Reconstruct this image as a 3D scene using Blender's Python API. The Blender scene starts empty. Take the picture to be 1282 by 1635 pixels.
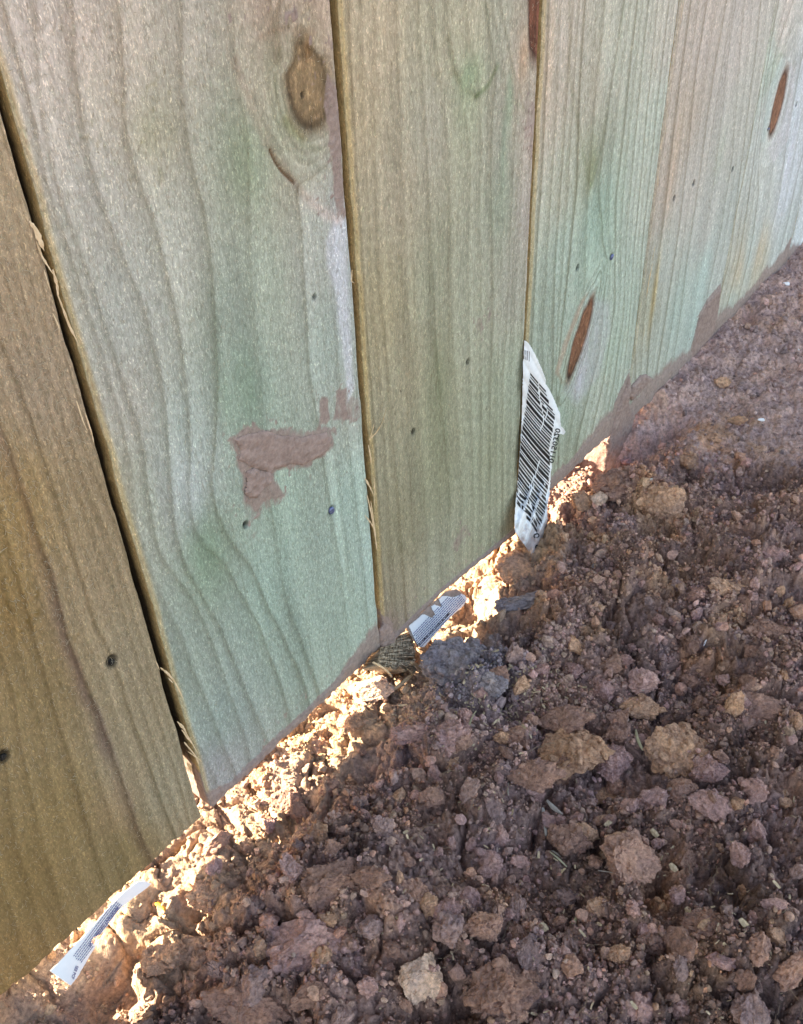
import bpy, math, random
import numpy as np
from mathutils import Vector, Matrix

R_ = math.radians
scene = bpy.context.scene
C = scene.collection

# ------------------------------------------------------------------ camera
CAM = np.array([-0.15745166, -0.28199625, 0.46953323])
ROT = np.array([[0.63359977, -0.77285625, -0.03527819],
                [-0.53113035, -0.40136793, -0.74619323],
                [0.56254057, 0.49152517, -0.66479404]])      # rows: right, down, forward
FPX, CX, CY = 1677.146, 641.0, 817.5
cd = bpy.data.cameras.new('camera')
cam = bpy.data.objects.new('camera', cd); C.objects.link(cam)
M = Matrix(((ROT[0][0], -ROT[1][0], -ROT[2][0], CAM[0]),
            (ROT[0][1], -ROT[1][1], -ROT[2][1], CAM[1]),
            (ROT[0][2], -ROT[1][2], -ROT[2][2], CAM[2]),
            (0, 0, 0, 1)))
cam.matrix_world = M
cd.sensor_fit = 'VERTICAL'; cd.sensor_height = 36; cd.sensor_width = 36
cd.lens = FPX / 1635 * 36
cd.clip_start = 0.01; cd.clip_end = 500
scene.camera = cam

# ------------------------------------------------------------------ light
SUN_EL, SUN_AZ = 29.5, -37.0           # azimuth from +Y (behind the fence) towards -X
world = bpy.data.worlds.new("World"); scene.world = world
world.use_nodes = True
wn = world.node_tree.nodes; wn.clear()
sky = wn.new('ShaderNodeTexSky'); sky.sky_type = 'NISHITA'; sky.sun_disc = False
sky.sun_elevation = R_(SUN_EL); sky.sun_rotation = R_(SUN_AZ)
bg = wn.new('ShaderNodeBackground'); bg.inputs['Strength'].default_value = 0.055
wo = wn.new('ShaderNodeOutputWorld')
hz = wn.new('ShaderNodeMix'); hz.data_type = 'RGBA'; hz.blend_type = 'MULTIPLY'; hz.inputs[0].default_value = 1.0
hz.inputs[7].default_value = (1.22, .995, .815, 1)       # thin warm overcast veil instead of a deep blue sky
world.node_tree.links.new(sky.outputs[0], hz.inputs[6]); world.node_tree.links.new(hz.outputs[2], bg.inputs[0]); world.node_tree.links.new(bg.outputs[0], wo.inputs[0])
ld = bpy.data.lights.new('sun', 'SUN'); ld.energy = 3.2; ld.angle = R_(0.5); ld.color = (1.0, 0.88, 0.66)
sun = bpy.data.objects.new('sun', ld); C.objects.link(sun)
sv = Vector((math.sin(R_(SUN_AZ)) * math.cos(R_(SUN_EL)), math.cos(R_(SUN_AZ)) * math.cos(R_(SUN_EL)), math.sin(R_(SUN_EL))))
sun.rotation_euler = sv.to_track_quat('Z', 'Y').to_euler(); sun.location = (-2, 4, 3)
scene.view_settings.view_transform = 'Standard'; scene.view_settings.look = 'None'
scene.view_settings.gamma = 1.0
scene.view_settings.exposure = 3.6

rng = np.random.default_rng(7); random.seed(7)

# ------------------------------------------------------------------ measuring helpers
def ray(px, py):
    v = np.stack([np.asarray(px, float) - CX, np.asarray(py, float) - CY, np.full(np.shape(px), FPX)], -1)
    w = v @ ROT
    return w / np.linalg.norm(w, axis=-1, keepdims=True)
def FP(px, py, y=0.0):
    """point of the upright plane y seen at a photograph position"""
    r = ray(px, py); t = (y - CAM[1]) / r[..., 1]
    return CAM + t[..., None] * r if np.ndim(t) else CAM + t * r
def GP(px, py, z=0.0):
    r = ray(px, py); t = (z - CAM[2]) / r[2]
    return CAM + t * r

# ------------------------------------------------------------------ noise
def _h(ix, iy, iz, s):
    n = (ix.astype(np.int64) * 73856093) ^ (iy.astype(np.int64) * 19349663) ^ (iz.astype(np.int64) * 83492791) ^ (s * 2654435)
    n = (n ^ (n >> 13)) * 1274126177
    n = n & 0x7fffffff
    n = ((n ^ (n >> 15)) * 40503 + 12345) & 0x7fffffff
    return (n % 100003) / 100003.0
def noise3(x, y, z, s=0):
    x = np.asarray(x, float); y = np.asarray(y, float) + np.zeros_like(x); z = np.asarray(z, float) + np.zeros_like(x)
    ix, iy, iz = np.floor(x), np.floor(y), np.floor(z)
    fx, fy, fz = x - ix, y - iy, z - iz
    fx = fx * fx * fx * (fx * (fx * 6 - 15) + 10); fy = fy * fy * fy * (fy * (fy * 6 - 15) + 10); fz = fz * fz * fz * (fz * (fz * 6 - 15) + 10)
    o = 0
    for a in (0, 1):
        for b in (0, 1):
            for c in (0, 1):
                o = o + _h(ix + a, iy + b, iz + c, s) * (fx if a else 1 - fx) * (fy if b else 1 - fy) * (fz if c else 1 - fz)
    return o * 2 - 1
def noise2(x, y, s=0):
    x = np.asarray(x, float); y = np.asarray(y, float)
    ix, iy = np.floor(x), np.floor(y); fx, fy = x - ix, y - iy
    fx = fx * fx * fx * (fx * (fx * 6 - 15) + 10); fy = fy * fy * fy * (fy * (fy * 6 - 15) + 10)
    z0 = np.zeros_like(ix); o = 0
    for a in (0, 1):
        for b in (0, 1):
            o = o + _h(ix + a, iy + b, z0, s) * (fx if a else 1 - fx) * (fy if b else 1 - fy)
    return o * 2 - 1
def fbm2(x, y, s=0, o=4):
    r = 0; a = 1; t = 0
    for k in range(o):
        r = r + a * noise2(x * 2 ** k, y * 2 ** k, s + k); t += a; a *= .5
    return r / t
def worley(x, y, s=0):
    ix, iy = np.floor(x), np.floor(y); z0 = np.zeros_like(ix)
    f1 = np.full(x.shape, 9.0); f2 = np.full(x.shape, 9.0); cid = np.zeros(x.shape)
    for a in (-1, 0, 1):
        for b in (-1, 0, 1):
            cx, cy = ix + a, iy + b
            px = cx + _h(cx, cy, z0, s); py = cy + _h(cx, cy, z0 + 5, s)
            d = np.sqrt((x - px) ** 2 + (y - py) ** 2)
            m = d < f1
            f2 = np.where(m, f1, np.minimum(f2, d)); cid = np.where(m, _h(cx, cy, z0 + 9, s), cid)
            f1 = np.where(m, d, f1)
    return f1, f2, cid
def sstep(a, b, x):
    t = np.clip((x - a) / (b - a), 0, 1); return t * t * (3 - 2 * t)
def lin(c):
    c = np.asarray(c, float) / 255.0
    return np.where(c <= .04045, c / 12.92, ((c + .055) / 1.055) ** 2.4)
def poly_sdf(X, Y, P):
    """negative inside"""
    P = np.asarray(P, float); n = len(P)
    d = np.full(X.shape, 1e9); ins = np.zeros(X.shape, bool)
    for i in range(n):
        a = P[i]; b = P[(i + 1) % n]
        ex, ey = b - a; wx, wy = X - a[0], Y - a[1]
        t = np.clip((wx * ex + wy * ey) / (ex * ex + ey * ey + 1e-18), 0, 1)
        d = np.minimum(d, np.hypot(wx - t * ex, wy - t * ey))
        c = ((a[1] > Y) != (b[1] > Y))
        with np.errstate(divide='ignore', invalid='ignore'):
            xi = (b[0] - a[0]) * (Y - a[1]) / (b[1] - a[1] + 1e-30) + a[0]
        ins ^= c & (X < xi)
    return np.where(ins, -d, d)
def line_dist(X, Y, P):
    P = np.asarray(P, float); d = np.full(X.shape, 1e9)
    for i in range(len(P) - 1):
        a = P[i]; b = P[i + 1]; ex, ey = b - a; wx, wy = X - a[0], Y - a[1]
        t = np.clip((wx * ex + wy * ey) / (ex * ex + ey * ey + 1e-18), 0, 1)
        d = np.minimum(d, np.hypot(wx - t * ex, wy - t * ey))
    return d

# ------------------------------------------------------------------ mesh helpers
def mesh_np(name, verts, faces, mats=(), smooth=True, cols=None, floats=None):
    """faces: list of (k x n) int arrays, all the same n within one array"""
    me = bpy.data.meshes.new(name)
    verts = np.ascontiguousarray(verts, dtype=np.float32)
    if not isinstance(faces, (list, tuple)): faces = [faces]
    me.vertices.add(len(verts)); me.vertices.foreach_set('co', verts.ravel())
    lv = np.concatenate([f.ravel() for f in faces]).astype(np.int32)
    tot = np.concatenate([np.full(len(f), f.shape[1]) for f in faces]).astype(np.int32)
    st = np.concatenate([[0], np.cumsum(tot)[:-1]]).astype(np.int32)
    me.loops.add(len(lv)); me.loops.foreach_set('vertex_index', lv)
    me.polygons.add(len(tot)); me.polygons.foreach_set('loop_start', st)
    me.polygons.foreach_set('use_smooth', np.full(len(tot), smooth))
    me.update(calc_edges=True)
    for k, v in (cols or {}).items():
        a = me.color_attributes.new(k, 'FLOAT_COLOR', 'POINT')
        c = np.ones((len(verts), 4), np.float32); c[:, :3] = v
        a.data.foreach_set('color', c.ravel())
    for k, v in (floats or {}).items():
        a = me.attributes.new(k, 'FLOAT', 'POINT'); a.data.foreach_set('value', np.asarray(v, np.float32))
    for m in mats: me.materials.append(m)
    me.validate()
    return me
def grid_faces(nr, nc, wrap=False):
    i = np.arange(nr - 1)[:, None] * nc; j = np.arange(nc - 1)[None, :]
    a = (i + j).ravel(); f = np.stack([a, a + 1, a + nc + 1, a + nc], 1)
    if wrap:
        b = (np.arange(nr - 1) * nc); g = np.stack([b + nc - 1, b, b + nc, b + 2 * nc - 1], 1); f = np.concatenate([f, g])
    return f
def link(name, me, parent=None, loc=None):
    o = bpy.data.objects.new(name, me); C.objects.link(o)
    if loc is not None: o.location = loc
    if parent is not None: o.parent = parent
    return o
def tag(o, label=None, cat=None, group=None, kind=None):
    if label: o['label'] = label
    if cat: o['category'] = cat
    if group: o['group'] = group
    if kind: o['kind'] = kind
    return o
def ico(sub):
    import bmesh
    bm = bmesh.new(); bmesh.ops.create_icosphere(bm, subdivisions=sub, radius=1)
    v = np.array([x.co[:] for x in bm.verts]); f = np.array([[q.index for q in p.verts] for p in bm.faces]); bm.free()
    return v, f

# ------------------------------------------------------------------ materials
class NT:
    def __init__(s, name):
        s.m = bpy.data.materials.new(name); s.m.use_nodes = True; s.t = s.m.node_tree
        s.b = s.t.nodes['Principled BSDF']; s.b.inputs['Specular IOR Level'].default_value = 0.25
    def n(s, typ, **kw):
        x = s.t.nodes.new(typ)
        for k, v in kw.items():
            if k.startswith('i_'):
                key = k[2:]; key = int(key) if key.isdigit() else key.replace('_', ' ')
                x.inputs[key].default_value = v
            else: setattr(x, k, v)
        return x
    def l(s, a, b): s.t.links.new(a, b)
    def coords(s, sc=(1, 1, 1), obj=True):
        tc = s.n('ShaderNodeTexCoord'); mp = s.n('ShaderNodeMapping'); mp.inputs['Scale'].default_value = sc
        s.l(tc.outputs['Object' if obj else 'Generated'], mp.inputs[0]); return mp.outputs[0]
    def noise(s, vec, scale, detail=3, rough=.55, dist=0):
        x = s.n('ShaderNodeTexNoise'); x.inputs['Scale'].default_value = scale; x.inputs['Detail'].default_value = detail
        x.inputs['Roughness'].default_value = rough; x.inputs['Distortion'].default_value = dist
        s.l(vec, x.inputs['Vector']); return x.outputs['Fac']
    def ramp(s, fac, a, b, ca, cb):
        x = s.n('ShaderNodeMapRange'); x.inputs[1].default_value = a; x.inputs[2].default_value = b
        x.inputs[3].default_value = ca; x.inputs[4].default_value = cb; s.l(fac, x.inputs[0]); return x.outputs[0]
    def mix(s, fac, a, b, mode='MIX'):
        x = s.n('ShaderNodeMix', data_type='RGBA', blend_type=mode)
        for sock, v in ((x.inputs[0], fac), (x.inputs[6], a), (x.inputs[7], b)):
            if isinstance(v, (int, float)): sock.default_value = v
            elif isinstance(v, tuple): sock.default_value = v if len(v) == 4 else (*v, 1)
            else: s.l(v, sock)
        return x.outputs[2]
    def math(s, op, a, b=None):
        x = s.n('ShaderNodeMath', operation=op)
        for i, v in enumerate((a, b)):
            if v is None: continue
            if isinstance(v, (int, float)): x.inputs[i].default_value = v
            else: s.l(v, x.inputs[i])
        return x.outputs[0]
    def attr(s, name, out='Color', typ='GEOMETRY'):
        x = s.n('ShaderNodeAttribute', attribute_name=name, attribute_type=typ); return x.outputs[out]
    def bump(s, h, dist, strength=1.0, prev=None):
        x = s.n('ShaderNodeBump'); x.inputs['Distance'].default_value = dist; x.inputs['Strength'].default_value = strength
        s.l(h, x.inputs['Height'])
        if prev is not None: s.l(prev, x.inputs['Normal'])
        return x.outputs[0]

def mat_wood():
    t = NT('rough_sawn_wood')
    col = t.attr('wood_colour'); mud = t.attr('mud', 'Fac')
    v1 = t.coords((1, 1, .30)); v2 = t.coords((1, 1, .42)); v3 = t.coords((1, 1, 1))
    f1 = t.noise(v1, 900, 4, .65, .8)           # fibres
    f2 = t.noise(v2, 1500, 2, .6, 1.2)          # fine fuzz
    f3 = t.noise(v3, 330, 3, .6)
    c = t.mix(1.0, col, t.mix(t.ramp(f1, .30, .72, 0, 1), (.70, .69, .65), (1.30, 1.30, 1.27)), 'MULTIPLY')
    c = t.mix(1.0, c, t.mix(t.ramp(f3, .3, .7, 0, 1), (.90, .92, .88), (1.09, 1.07, 1.07)), 'MULTIPLY')
    # colour flecks of the treatment: greenish and pinkish grains
    g = t.noise(v2, 620, 2, .7)
    c = t.mix(t.ramp(g, .60, .74, 0, .35), c, t.mix(1.0, c, (.78, 1.04, .90), 'MULTIPLY'))
    g2 = t.noise(t.coords((1.1, 1, .5)), 540, 2, .7)
    c = t.mix(t.ramp(g2, .58, .72, 0, .40), c, t.mix(1.0, c, (1.14, .98, .86), 'MULTIPLY'))
    fl = t.ramp(f2, .57, .68, 0, .75)
    c = t.mix(fl, c, t.mix(1.0, c, (1.95, 1.90, 1.80), 'MULTIPLY'))
    dk = t.noise(v2, 760, 1, .5); c = t.mix(t.ramp(dk, .70, .76, 0, .45), c, (.13, .10, .055))
    mn = t.noise(v3, 420, 4, .65); mm = t.noise(v1, 260, 4, .7)
    mc = t.mix(t.ramp(mn, .3, .7, 0, 1), (.205, .148, .125), (.35, .265, .235))
    mask = t.ramp(t.math('ADD', mud, t.math('MULTIPLY', t.math('SUBTRACT', mm, .5), 1.3)), .28, .68, 0, .90)
    c = t.mix(mask, c, mc)
    t.l(c, t.b.inputs['Base Color'])
    t.b.inputs['Roughness'].default_value = .82
    h = t.math('ADD', t.math('MULTIPLY', f1, 1.0), t.math('MULTIPLY', f2, .55))
    t.l(t.bump(h, .0006, .85, t.bump(f3, .0009, .5)), t.b.inputs['Normal'])
    return t.m
def mat_plain(name, c1, c2, scale=500, rough=.85, bump=.0004, spec=.25, stretch=(1, 1, 1), metal=0):
    t = NT(name); v = t.coords(stretch); n = t.noise(v, scale, 4, .65)
    t.l(t.mix(t.ramp(n, .3, .7, 0, 1), c1, c2), t.b.inputs['Base Color'])
    t.b.inputs['Roughness'].default_value = rough; t.b.inputs['Metallic'].default_value = metal
    t.b.inputs['Specular IOR Level'].default_value = spec
    t.l(t.bump(n, bump, .8), t.b.inputs['Normal']); return t.m
def soil_nodes(t, col, vec, sc=1.0):
    n1 = t.noise(vec, 90 * sc, 4, .6); n2 = t.noise(vec, 420 * sc, 5, .7); n3 = t.noise(vec, 1500 * sc, 3, .7)
    c = t.mix(1.0, col, t.mix(t.ramp(n1, .32, .68, 0, 1), (.80, .80, .86), (1.18, 1.12, 1.02)), 'MULTIPLY')
    c = t.mix(1.0, c, t.mix(t.ramp(n2, .30, .70, 0, 1), (.52, .50, .49), (1.48, 1.46, 1.45)), 'MULTIPLY')
    c = t.mix(t.ramp(n3, .66, .74, 0, .5), c, (.45, .36, .30))
    t.l(c, t.b.inputs['Base Color']); t.b.inputs['Roughness'].default_value = .9
    t.b.inputs['Specular IOR Level'].default_value = .3
    h = t.math('ADD', n2, t.math('MULTIPLY', n3, .45))
    t.l(t.bump(h, .0020, 1.0), t.b.inputs['Normal'])
def mat_soil_attr(name):
    t = NT(name); soil_nodes(t, t.attr('soil_colour'), t.coords()); return t.m
def mat_soil(name, c1, c2):
    t = NT(name); oi = t.n('ShaderNodeObjectInfo'); g = t.n('ShaderNodeNewGeometry')
    col = t.mix(oi.outputs['Random'], c1, c2)
    soil_nodes(t, t.mix(1.0, col, (1.14, 1.10, 1.07), "MULTIPLY"), g.outputs['Position']); return t.m

WOOD = mat_wood()
SOIL = mat_soil_attr('clay_soil')
SOILC = {
    'brown': mat_soil('brown_clod', (0.296, 0.189, 0.147), (0.416, 0.269, 0.208)),
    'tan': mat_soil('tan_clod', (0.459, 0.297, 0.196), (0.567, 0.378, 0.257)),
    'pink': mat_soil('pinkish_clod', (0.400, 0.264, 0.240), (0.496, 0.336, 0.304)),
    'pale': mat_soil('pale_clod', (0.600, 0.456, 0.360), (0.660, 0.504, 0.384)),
    'grey': mat_soil('grey_clay', (.27, .25, .275), (.33, .30, .31)),
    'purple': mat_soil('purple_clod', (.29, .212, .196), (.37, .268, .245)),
}
SPLINT = mat_plain('fresh_splinter_wood', (.50, .36, .20), (.72, .56, .36), 900, .7, .0002, stretch=(1, 1, .3))
CHIP = mat_plain('weathered_straw', (.36, .27, .16), (.62, .50, .33), 700, .75, .0002)
PAPER = mat_plain('white_tag_paper', (.72, .76, .78), (.84, .86, .86), 60, .45, .00005, .4)
def mat_dirty_paper():
    t = NT('soiled_tag_paper'); v = t.coords(); n = t.noise(v, 260, 4, .65); sp = t.n('ShaderNodeSeparateXYZ'); t.l(v, sp.inputs[0])
    d = t.math('ADD', t.ramp(sp.outputs[2], -.025, .030, .75, 0), t.math('MULTIPLY', t.math('SUBTRACT', n, .5), .9))
    c = t.mix(t.ramp(n, .35, .65, 0, 1), (.72, .75, .76), (.84, .85, .85)); c = t.mix(t.ramp(d, .34, .62, 0, .75), c, (.38, .28, .23))
    t.l(c, t.b.inputs['Base Color']); t.b.inputs['Roughness'].default_value = .5; t.l(t.bump(t.noise(v, 140, 3), .0012, .8), t.b.inputs['Normal']); return t.m
DIRTY = mat_dirty_paper()
INK = mat_plain('black_ink', (.012, .012, .014), (.03, .03, .03), 600, .5, .00002)
BLUEINK = mat_plain('blue_grey_print', (.05, .07, .20), (.12, .15, .30), 900, .5, .00002)
NAILM = mat_plain('blued_nail_steel', (.10, .12, .24), (.22, .26, .42), 900, .38, .0001, .5, metal=.5)
DARKNAIL = mat_plain('dark_nail_hole', (.010, .009, .008), (.05, .045, .04), 1200, .9, .0003, .1)
MUDM = mat_plain('dried_mud', (.20, .145, .122), (.34, .26, .228), 330, .8, .0008)
WHITEB = mat_plain('white_scrap', (.75, .74, .74), (.85, .85, .84), 300, .6, .0001)
ORANGE = mat_plain('orange_leaf', (.75, .36, .04), (.85, .5, .08), 300, .6, .0002)

# ------------------------------------------------------------------ ground
CP = np.array([  # x, y, z of the lie of the ground
    (-.6, .0, -.030), (-.3, .0, -.030), (-.13, .0, -.028), (-.05, .0, -.026), (.03, .0, -.027), (.09, .0, -.024), (.13, .0, -.022),
    (-.3, -.04, -.028), (-.11, -.03, -.027), (-.05, -.03, -.026), (.02, -.03, -.024), (.08, -.03, -.020), (.12, -.03, -.020),
    (-.1, -.08, -.018), (-.03, -.07, -.012), (.04, -.07, -.008), (.10, -.06, -.008), (.16, -.07, -.012),
    (.165, .0, -.034), (.19, -.01, -.032), (.22, .0, -.040), (.245, -.005, -.040), (.265, -.015, -.030), (.285, .0, -.028), (.29, -.03, -.022),
    (.21, -.04, -.018), (.25, -.05, -.014), (.32, .0, -.028), (.34, -.03, -.014), (.36, .0, -.028), (.40, .0, -.027), (.415, .0, -.024), (.38, -.018, -.027), (.432, .0, -.012), (.415, -.020, -.025), (.445, -.028, -.020), (.31, -.02, -.027),
    (.37, -.05, .001), (.43, -.045, -.006), (.48, .0, -.004), (.56, .0, .000), (.65, .0, .006), (.74, .0, .010), (1.0, .0, .012),
    (.46, -.10, -.008), (.56, -.07, -.004), (.7, -.08, .0), (.55, -.2, -.010), (.9, -.2, .0),
    (.3, -.1, -.008), (.22, -.12, -.014), (.35, -.17, -.012), (.05, -.13, -.012), (-.05, -.15, -.022), (.12, -.2, -.012), (.0, -.25, -.02),
    (.25, -.25, -.016), (.4, -.3, -.02), (-.3, -.2, -.03), (0, -.5, -.03), (.5, -.6, -.03),
    (-.2, .08, -.036), (.1, .08, -.034), (.26, .08, -.042), (.4, .04, -.024), (.55, .06, -.006), (.4, .2, -.03), (-.3, .3, -.04), (.9, .3, -.01), (0.2, .4, -.04)])
def macro(x, y):
    num = np.zeros_like(x); den = np.zeros_like(x)
    for cx, cy, cz in CP:
        d2 = (x - cx) ** 2 + ((y - cy) * 1.15) ** 2 + 2.0e-4
        w = 1 / d2 ** 1.9
        num += w * cz; den += w
    return num / den - .006 * sstep(-.045, -.02, y) * sstep(.30, .22, x)
def zone(x, y, cx, cy, rx, ry):
    return np.exp(-(((x - cx) / rx) ** 2 + ((y - cy) / ry) ** 2))
def flatness(x, y):
    """1 on the trodden, compact patch at the right"""
    w = fbm2(x * 14, y * 14, 41, 3) * .03
    edge = .385 + (-y) * .30 + w
    edge = np.where(y < -.12, edge + (-.12 - y) * 1.4, edge)
    a = sstep(0, .045, x - edge)
    return a
def lump(x, y, cell, s, wr=.25):
    """broken, angular lumps: tilted facets with crevices between"""
    wx = noise2(x / cell * 2.2, y / cell * 2.2, s + 50) * wr; wy = noise2(x / cell * 2.2, y / cell * 2.2, s + 60) * wr
    X_, Y_ = x / cell + wx, y / cell + wy
    f1, f2, cid = worley(X_, Y_, s)
    h = (1 - np.clip(f1 / .95, 0, 1) ** 1.6) * (.25 + .75 * cid) + .35 * (cid - .5)
    a = cid * 6.283 * 7; h = h + .22 * np.sin(a) * ((X_ % 1) - .5) + .22 * np.cos(a) * ((Y_ % 1) - .5)
    return h - .55 * (1 - sstep(0, .16, f2 - f1))
def detail(x, y):
    fl = flatness(x, y)
    rough = 1 - .90 * fl
    strip = 1 - .55 * sstep(-.06, -.03, y) * sstep(.32, .25, x)
    smooth = np.clip(zone(x, y, .035, -.115, .055, .030) + zone(x, y, -.05, -.13, .05, .035) + zone(x, y, .105, -.052, .03, .02) + .8 * sstep(.15, .5, fbm2(x * 11, y * 11, 19, 2)), 0, 1)   # smeared clay
    big = lump(x, y, .055, 11, .45)
    mid = lump(x, y, .022, 12, .45)
    sml = lump(x, y, .0090, 13, .45)
    tin = lump(x, y, .0036, 14, .4)
    f = fbm2(x * 45, y * 45, 21, 4)
    loose = rough * (1 - .62 * smooth)
    h = .012 * (big - .3) * rough + .0085 * (mid - .3) * loose + .0052 * (sml - .25) * loose * strip + .0020 * (tin - .2) * rough * strip
    h += .011 * fbm2(x * 13 + 3, y * 13, 23, 2) * rough * (1 - .5 * sstep(-.06, -.02, y))
    h += .006 * f * rough
    ridg = np.abs(fbm2(x * 130, y * 130, 77, 4)); h += .0045 * (.25 - ridg) * rough * strip
    h += .0016 * fbm2(x * 420, y * 420, 78, 3) * rough * strip
    # compact patch: slight dimples, cracks and grit
    h += fl * (.0045 * fbm2(x * 26, y * 26, 31, 4) + .0042 * fbm2(x * 130, y * 130, 33, 4) + .0012 * fbm2(x * 420, y * 420, 34, 3) + .0010 * tin * sstep(-.1, .4, noise2(x * 60, y * 60, 35)))
    f1, f2, cid = worley(x * 18 + noise2(x * 70, y * 70, 3) * .3, y * 18 + noise2(x * 70, y * 70, 4) * .3, 88)
    h -= fl * .0020 * (1 - sstep(0, .05, f2 - f1)) * sstep(.1, .4, noise2(x * 12, y * 12, 90))
    return h
def features(x, y):
    """one-off hollows and mounds"""
    h = np.zeros_like(x)
    ch = line_dist(x, y, [(.385, .020), (.405, -.004), (.425, -.017), (.450, -.028)]); h -= .017 * np.exp(-(ch / .0085) ** 2)
    for cx, cy, r, a in HOLLOWS:
        d = np.hypot(x - cx, (y - cy)) + noise2(x * 90, y * 90, 5) * r * .25
        h += a * np.exp(-(d / r) ** 2 * 1.4)
    return h
HOLLOWS = []
def hol(px, py, r, a): g = GP(px, py, -.005); HOLLOWS.append((g[0], g[1], r, a))
hol(1195, 515, .008, -.009); hol(1085, 520 + 60, .006, .002); hol(1080, 1065, .022, -.014); hol(920, 1050, .016, -.006)
hol(950, 1340, .007, -.016); hol(1060, 1130, .02, -.004); hol(990, 820, .018, .006); hol(985, 760, .016, .007); hol(1060, 790, .02, .006)
hol(750, 915, .012, -.014); hol(700, 1060, .008, -.010); hol(1130, 1350, .012, -.006); hol(1190, 1480, .014, -.006)
hol(480, 1255, .010, -.010); hol(440, 1310, .006, -.008); hol(300, 1420, .010, -.010); hol(250, 1545, .013, -.014); hol(330, 1380, .008, .008)
hol(170, 1560, .020, -.010); hol(560, 1180, .008, .006); hol(520, 1230, .008, .006); hol(820, 900, .010, .008); hol(905, 790, .010, .006)
hol(120, 1570, .016, -.012); hol(155, 1525, .014, -.012); hol(195, 1475, .012, -.010); hol(225, 1435, .010, -.008); hol(705, 1010, .014, -.010); hol(860, 905, .009, -.010)
HOLLOWS.append((-.134, .020, .015, .034)); HOLLOWS.append((-.100, .022, .008, .016)); HOLLOWS.append((-.066, .020, .006, .010)); HOLLOWS.append((.052, .022, .006, .011)); HOLLOWS.append((.205, .020, .010, .016))  # mounds added behind the boards to block sun and shadow the strip
HOLLOWS.append((.62, -.06, .06, .0015))
hol(640, 1500, .008, -.006); hol(700, 1340, .006, -.008); hol(1210, 1100, .02, .004); hol(1190, 940, .016, .005)
def height(x, y):
    fade = sstep(1.2, .75, np.abs(x - .3)) * sstep(.9, .45, np.abs(y + .1))
    m = macro(x, y)
    near = sstep(.0, .02, np.abs(y - .01))       # calmer where boards meet the soil on the right
    k = np.where(x > .30, .35 + .65 * near, 1.0) * (1 - .45 * sstep(-.055, -.02, y) * sstep(.30, .2, x))
    return m + (detail(x, y) * k + features(x, y)) * fade + (1 - fade) * .02 * noise2(x * 2, y * 2, 8)
SB = np.array([2.16, 2.08, 2.01])
def soil_tint(x, y):
    base = np.array([.205, .138, .112]); purple = np.array([.205, .146, .134]); tan = np.array([.36, .235, .15]); orange = np.array([.40, .215, .115])
    dark = np.array([.13, .085, .070]); grey = np.array([.16, .15, .175]); dusty = np.array([.255, .192, .178])
    n = fbm2(x * 22, y * 22, 101, 4); n2 = fbm2(x * 55 + 7, y * 55, 102, 3); n3 = fbm2(x * 35, y * 35 + 3, 103, 3)
    c = base[None] + (purple - base)[None] * sstep(-.2, .35, n)[:, None]
    fl = flatness(x, y)
    c = c + (dusty - c) * (fl * .8)[:, None]
    o = np.zeros_like(x)
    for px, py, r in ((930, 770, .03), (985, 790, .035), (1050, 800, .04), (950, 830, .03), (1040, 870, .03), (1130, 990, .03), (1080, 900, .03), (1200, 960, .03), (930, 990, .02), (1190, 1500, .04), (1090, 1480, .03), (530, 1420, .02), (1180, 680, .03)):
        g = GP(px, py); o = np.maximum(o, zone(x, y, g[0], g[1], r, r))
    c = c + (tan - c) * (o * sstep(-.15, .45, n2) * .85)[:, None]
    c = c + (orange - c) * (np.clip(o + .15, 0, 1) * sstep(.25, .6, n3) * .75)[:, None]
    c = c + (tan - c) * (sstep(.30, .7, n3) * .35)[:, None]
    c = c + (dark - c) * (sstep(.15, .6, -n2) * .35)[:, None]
    gz = GP(745, 1045); gm = zone(x, y, gz[0], gz[1], .034, .030)
    c = c + (grey - c) * np.clip(gm * 1.25 + .35 * n * gm, 0, .9)[:, None]
    dm = np.zeros_like(x)
    for px, py, r in ((1130, 1060, .03), (1060, 1130, .02), (960, 1350, .025), (1180, 1400, .03), (1240, 1560, .04), (1120, 1600, .03), (880, 1420, .02), (700, 1480, .015), (560, 1350, .015), (420, 1460, .015), (1020, 1010, .02), (240, 1600, .02), (1180, 1180, .02)):
        g = GP(px, py); dm = np.maximum(dm, zone(x, y, g[0], g[1], r, r))
    hollow_shade = np.clip(dm * (1 + .8 * n2), 0, 1)
    c = c * (1 - .42 * hollow_shade[:, None])                       # shade of the hollows painted into the soil colour
    c = c * (1 + .30 * sstep(-.1, .5, n3 - n2))[:, None] * SB
    # lighter, creamier soil painted along the strip under the boards to boost its sunlight
    sun_strip = sstep(-.055, -.015, y) * sstep(.33, .28, x)
    c = c + (np.array([.46, .335, .20]) - c) * (sun_strip * (.6 + .3 * n3))[:, None]
    return np.clip(c / np.maximum(1, c.max(1, keepdims=True) / .6), .03, .7)

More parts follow.
